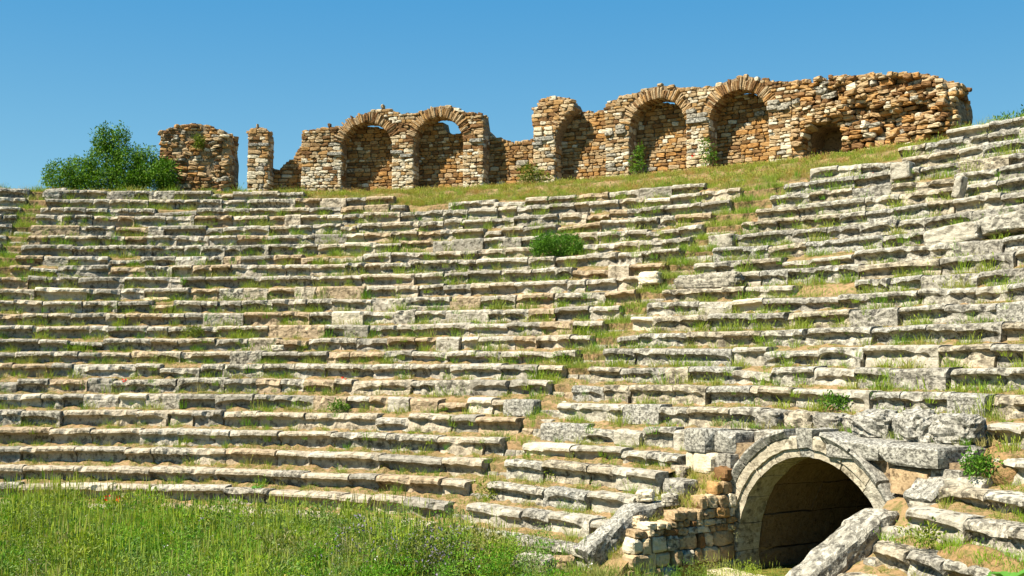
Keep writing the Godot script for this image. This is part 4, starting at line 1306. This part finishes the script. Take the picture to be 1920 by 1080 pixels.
func turf(p: Vector3, s: float, tall := 1.0) -> Transform3D:
	return Transform3D(Basis.from_euler(Vector3(rng.randf_range(-0.1, 0.1), rng.randf() * TAU, rng.randf_range(-0.1, 0.1))) * Basis.from_scale(Vector3(s, s * tall, s)), p)

func grasses() -> void:
	var g_green := Color(0.115, 0.285, 0.014)
	var g_dark := Color(0.055, 0.135, 0.016)
	var g_yellow := Color(0.27, 0.36, 0.022)
	var g_dry := Color(0.36, 0.28, 0.12)
	var g_grey := Color(0.17, 0.23, 0.085)
	# --- on the tiers, at the foot of each next riser and in gaps
	var low := blade_mesh(30, 0.15, 0.30, 0.006, 0.5, 0.15)
	var mat_ := blade_mesh(34, 0.17, 0.07, 0.007, 1.0)
	var pa := []
	var ca := PackedColorArray()
	var pb := []
	var cb := PackedColorArray()
	for k in range(-1, TOP + 1):
		var e := view_ends(k)
		var phi := e.x
		var deg := rad_to_deg(1.0 / row_r(k))
		while phi < e.y:
			phi += deg * rng.randf_range(0.03, 0.12)
			if k <= 4 and phi > GAP_A - 0.3 and phi < GAP_B + 0.2: continue
			var lush := nz.get_noise_2d(phi * 0.55, k * 3.7) * 1.4 + nz.get_noise_2d(phi * 2.6 + 50, k * 9.1) * 0.6
			var right := phi > STAIR + 1.5
			var y := row_y(k, right) - 0.04
			var gap := missing(k + 1, phi)
			var in_stair: bool = (phi > stair_left(k) and phi < stair_right(k)) or (phi > -9.95 and phi < -8.7)
			if not has_row(k, phi) : continue
			var warm := 0.5 + 0.5 * nz.get_noise_2d(phi * 0.4 + 90, k * 1.3)
			if lush > 0.06 or gap or in_stair:
				var r := row_r(k) + rng.randf_range(0.44, 0.78)
				if gap: r = row_r(k) + rng.randf_range(0.45, 1.25)
				if in_stair: r = row_r(k) + rng.randf_range(0.1, 0.7)
				var s := clampf(0.40 + lush * 0.6 + rng.randf_range(-0.2, 0.35), 0.3, 1.2)
				if k < 4: s *= 0.75
				if in_stair:
					if k < 8 and rng.randf() < 0.6: continue
					s = maxf(s, 0.7)
				if r > row_r(k) + TREAD + 0.12 and not gap and not in_stair: continue
				var up := soil(k, phi) * clampf((r - row_r(k) - 0.42) / 0.45, 0.0, 1.0)
				if gap: up = clampf((r - row_r(k) - 0.65) / 0.45, 0.0, 1.0) * RISE
				pa.append(turf(pt(phi, r, y + up), s, rng.randf_range(0.8, 1.5)))
				ca.append(blend(blend(g_green, g_yellow, 0.15 + warm + rng.randf_range(-0.35, 0.35)), g_dry if rng.randf() < 0.75 else g_dark, 0.12 + rng.randf_range(0, 0.85) * rng.randf()))
			if rng.randf() < 0.45 + lush * 0.5:
				var rb := row_r(k) + rng.randf_range(0.44, 0.76)
				pb.append(turf(pt(phi, rb, y + 0.01 + soil(k, phi) * clampf((rb - row_r(k) - 0.42) / 0.45, 0.0, 1.0)), rng.randf_range(0.6, 1.2), rng.randf_range(0.6, 1.4)))
				cb.append(blend(blend(g_green, g_yellow, rng.randf_range(0.2, 1.0)), g_dry, rng.randf_range(0.0, 0.85)))
	for i in 420:                        # the overgrown upper steps of the stairs
		var k := rng.randi_range(7, 21)
		var left := rng.randf() < 0.3
		var phi := rng.randf_range(-9.95, -8.7) if left else rng.randf_range(stair_left(k), stair_right(k))
		if left and k < 13: continue
		pa.append(turf(pt(phi, row_r(k) + rng.randf_range(0.02, 0.62), row_y(k, false) - 0.08), rng.randf_range(0.35, 0.9), rng.randf_range(0.8, 1.4)))
		ca.append(blend(blend(g_green, g_yellow, rng.randf()), g_dry, rng.randf_range(0.0, 0.6)))
	for i in 420:                        # blades in the joints between seats
		var k := rng.randi_range(3, 21)
		var e := view_ends(k)
		var phi := rng.randf_range(e.x, e.y)
		if k <= 4 and phi > GAP_A and phi < GAP_B: continue
		pa.append(turf(pt(phi, row_r(k) + rng.randf_range(-0.04, 0.1), row_y(k, phi > STAIR) - rng.randf_range(0.1, 0.38)), rng.randf_range(0.4, 0.9), rng.randf_range(0.8, 1.6)))
		ca.append(blend(g_green, g_yellow, rng.randf()))
	var stuff := func(o: MultiMeshInstance3D, label: String) -> void:
		o.set_meta("kind", "stuff")
		o.set_meta("label", label)
		o.set_meta("category", "grass")
	stuff.call(scatter("tier_grass", low, M.grass, pa, ca, self), "tufts of green and yellow grass along the seating tiers")
	stuff.call(scatter("tier_moss_grass", mat_, M.grass, pb, cb, self), "low matted grass on the treads of the tiers")
	# --- terrace and grassy slope under the ruins
	pa = []
	ca = PackedColorArray()
	var tall := blade_mesh(30, 0.16, 0.24, 0.0055, 0.6, 0.35)
	for i in 11000:
		var phi := rng.randf_range(-16.0, 54.0)
		var r := rng.randf_range(32.0, 36.1)
		if r < row_r(23) + 0.35:
			if phi < 8.0 or phi > 48.8: continue
			if r < row_r(22) + 0.45 and (phi < 14.6 or phi > 46.8): continue
			if r < row_r(21) + 0.45 and not (phi > 35.6 and phi < 42.4): continue
		var y := terrace_y(r) - 0.02
		if r > row_r(23) + 0.3 and (phi < 8.0 or phi > 48.8): y = lerpf(10.70, terrace_y(34.2), clampf((r - row_r(23) - 0.4) / 0.42, 0, 1)) if r < 34.2 else terrace_y(r)
		var t := nz.get_noise_2d(phi * 0.9, r * 0.8)
		pa.append(turf(pt(phi, r, y), clampf(0.55 + t * 0.5 + rng.randf_range(-0.15, 0.35), 0.3, 1.2), rng.randf_range(0.7, 1.4)))
		var c := blend(blend(g_green, g_yellow, 0.55 + t + rng.randf_range(-0.3, 0.4)), g_dry, rng.randf_range(0.0, 0.7))
		ca.append(blend(c, Color(0.44, 0.26, 0.10), 0.9 * clampf(nz.get_noise_2d(phi * 1.1 + 40, r * 1.4) * 2.0, 0, 1)))
	stuff.call(scatter("terrace_grass", tall, M.grass, pa, ca, self), "yellow-green grass on the slope and terrace under the ruins")
	# --- earth flanks of the passage
	pa = []
	ca = PackedColorArray()
	for i in 260:
		var r := rng.randf_range(18.0, 20.4)
		var a := rng.randf_range(-3.3, -2.05) if rng.randf() < 0.75 else rng.randf_range(2.9, 3.6)
		var y := remap(r, 18.0, 20.3, 0.5, 1.92) - (0.0 if a < 0.0 else 0.3)
		pa.append(turf(tp(a, y, r), rng.randf_range(0.4, 0.85)))
		ca.append(blend(g_yellow, g_dry, rng.randf_range(0.0, 1.0)))
	for i in 70:                         # at the foot of the left parapet
		pa.append(turf(tp(rng.randf_range(-2.6, -1.7), rng.randf_range(0.22, 0.4), rng.randf_range(17.2, 18.1)), rng.randf_range(0.4, 0.9)))
		ca.append(blend(g_green, g_dry, rng.randf_range(0.0, 1.0)))
	for i in 130:                        # above the arch, between the boulders
		pa.append(turf(pt(rng.randf_range(GAP_A, GAP_B), rng.randf_range(21.3, 22.2), 2.88), rng.randf_range(0.4, 0.9)))
		ca.append(blend(g_green, g_dry, rng.randf_range(0.0, 1.0)))
	for i in 40:
		pa.append(turf(pt(rng.randf_range(70.5, 80.0), rng.randf_range(19.2, 19.9), 1.6), rng.randf_range(0.4, 0.8)))
		ca.append(blend(g_green, g_yellow, rng.randf()))
	stuff.call(scatter("passage_grass", low, M.grass, pa, ca, self), "dry and green grass around the tunnel mouth")
	# --- the meadow
	var kinds := [blade_mesh(40, 0.24, 0.56, 0.005, 0.8, 0.25), blade_mesh(34, 0.22, 0.42, 0.007, 1.2), blade_mesh(16, 0.22, 0.95, 0.0035, 0.5, 0.9), sprig_mesh(46, 0.20, 0.07, 0.45)]
	var pk := [[], [], [], []]
	var ck := [[], [], [], []]
	for i in 17500:
		var x := rng.randf_range(-15.0, 6.8)
		var z := -rng.randf_range(14.0, 28.6)
		var d := Vector2(x - CX, -(z - CZ))
		var r := d.length()
		var phi := rad_to_deg(atan2(d.x, d.y))
		var edge := row_r(-1) - 0.1
		if phi > 51.3: edge = 20.3
		if phi > 68.5: edge = 17.5
		if r > edge: continue
		var q := Vector2(x, z)
		var t := nz.get_noise_2d(q.x * 0.42, q.y * 0.5) * 1.3
		var u := nz.get_noise_2d(q.x * 0.7 + 60, q.y * 0.7)
		var sh := 1.0
		if phi > 51.0: sh = 0.42
		elif phi > 38.0 and r > 16.6: sh = 0.7
		elif phi > 22.0 and r > 17.0: sh = 0.8
		var kind := 0
		var p := rng.randf()
		var herb := nz.get_noise_2d(q.x * 0.5 + 400, q.y * 0.7)
		if herb > 0.02: kind = 3 if p < 0.7 else (1 if p < 0.88 else 2)
		elif u > 0.18: kind = 2 if p < 0.5 else 0
		elif u < -0.2: kind = 1 if p < 0.35 else (3 if p < 0.9 else 0)
		else: kind = [0, 0, 1, 1, 3, 3, 3, 2][rng.randi() % 8]
		var s := clampf(0.86 + u * 0.7 + t * 0.5 + rng.randf_range(-0.2, 0.25), 0.4, 1.3) * sh
		var y := GROUND - 0.04 + (rng.randf_range(0.05, 0.62) * s if kind == 3 else 0.0)
		(pk[kind] as Array).append(turf(Vector3(x, y, z), s, rng.randf_range(0.85, 1.2)))
		var c := blend(g_green, g_yellow, 0.50 + t * 1.6 + rng.randf_range(-0.25, 0.25))
		c = blend(c, g_dark, 0.25 - u * 1.6 + rng.randf_range(-0.4, 0.2))
		if kind == 2: c = blend(c, g_dry, rng.randf_range(0.0, 0.5))
		if kind == 3: c = blend(c, g_grey, rng.randf_range(0.0, 0.7))
		c = blend(c, Color(0.30, 0.24, 0.12), clampf(nz.get_noise_2d(q.x * 0.5 + 300, q.y * 0.6) * 2.5 - 0.55, 0.0, 0.6))
		(ck[kind] as Array).append(c)
	for i in 330:                        # leafy weeds that stand out of the grass as rounded clumps
		var c0 := Vector3(rng.randf_range(-14.0, 1.0), GROUND, -rng.randf_range(15.0, 27.6))
		if Vector2(c0.x - CX, -(c0.z - CZ)).length() > row_r(-1) - 0.3: continue
		var wide := rng.randf_range(0.22, 0.55)
		var high := rng.randf_range(0.4, 1.15)
		var tone: Color = [g_dark, g_green, g_grey, g_yellow, g_green, Color(0.26, 0.25, 0.12), Color(0.20, 0.36, 0.03)][rng.randi() % 7]
		for j in int(26 * wide / 0.3):
			var d := Vector3(rng.randf_range(-1, 1), rng.randf(), rng.randf_range(-1, 1))
			if d.length() > 1.0: continue
			(pk[3] as Array).append(turf(c0 + d * Vector3(wide, high, wide), rng.randf_range(0.45, 0.8)))
			(ck[3] as Array).append(blend(tone, g_green, rng.randf_range(0.0, 0.5)))
	var names := ["meadow_grass", "broad_meadow_grass", "seeding_meadow_grass", "meadow_herbs"]
	var says := ["tall green grass of the meadow in the foreground", "broad-bladed bright grass of the meadow", "pale seeding grass stems of the meadow", "leafy grey-green herbs among the meadow grass"]
	for i in 4:
		stuff.call(scatter(names[i], kinds[i], M.grass, pk[i], PackedColorArray(ck[i]), self), says[i])
	pa = []
	ca = PackedColorArray()
	for i in 520:
		var x := rng.randf_range(-13.0, 1.5)
		var z := -rng.randf_range(15.5, 26.0)
		if nz.get_noise_2d(x * 0.6 + 200, z * 0.6) < 0.12: continue
		if Vector2(x - CX, -(z - CZ)).length() > row_r(-1) - 0.4: continue
		pa.append(turf(Vector3(x, GROUND + rng.randf_range(0.35, 0.75), z), rng.randf_range(0.6, 1.2)))
		ca.append([Color(0.55, 0.54, 0.48), Color(0.30, 0.25, 0.36), Color(0.48, 0.42, 0.10)][0 if nz.get_noise_2d(x * 0.4, z * 0.4 + 99) > 0.05 else rng.randi_range(1, 2)])
	stuff.call(scatter("meadow_flowers", sprig_mesh(7, 0.035, 0.035, 0.8), M.petal, pa, ca, self), "small white and purple flowers in the meadow grass")
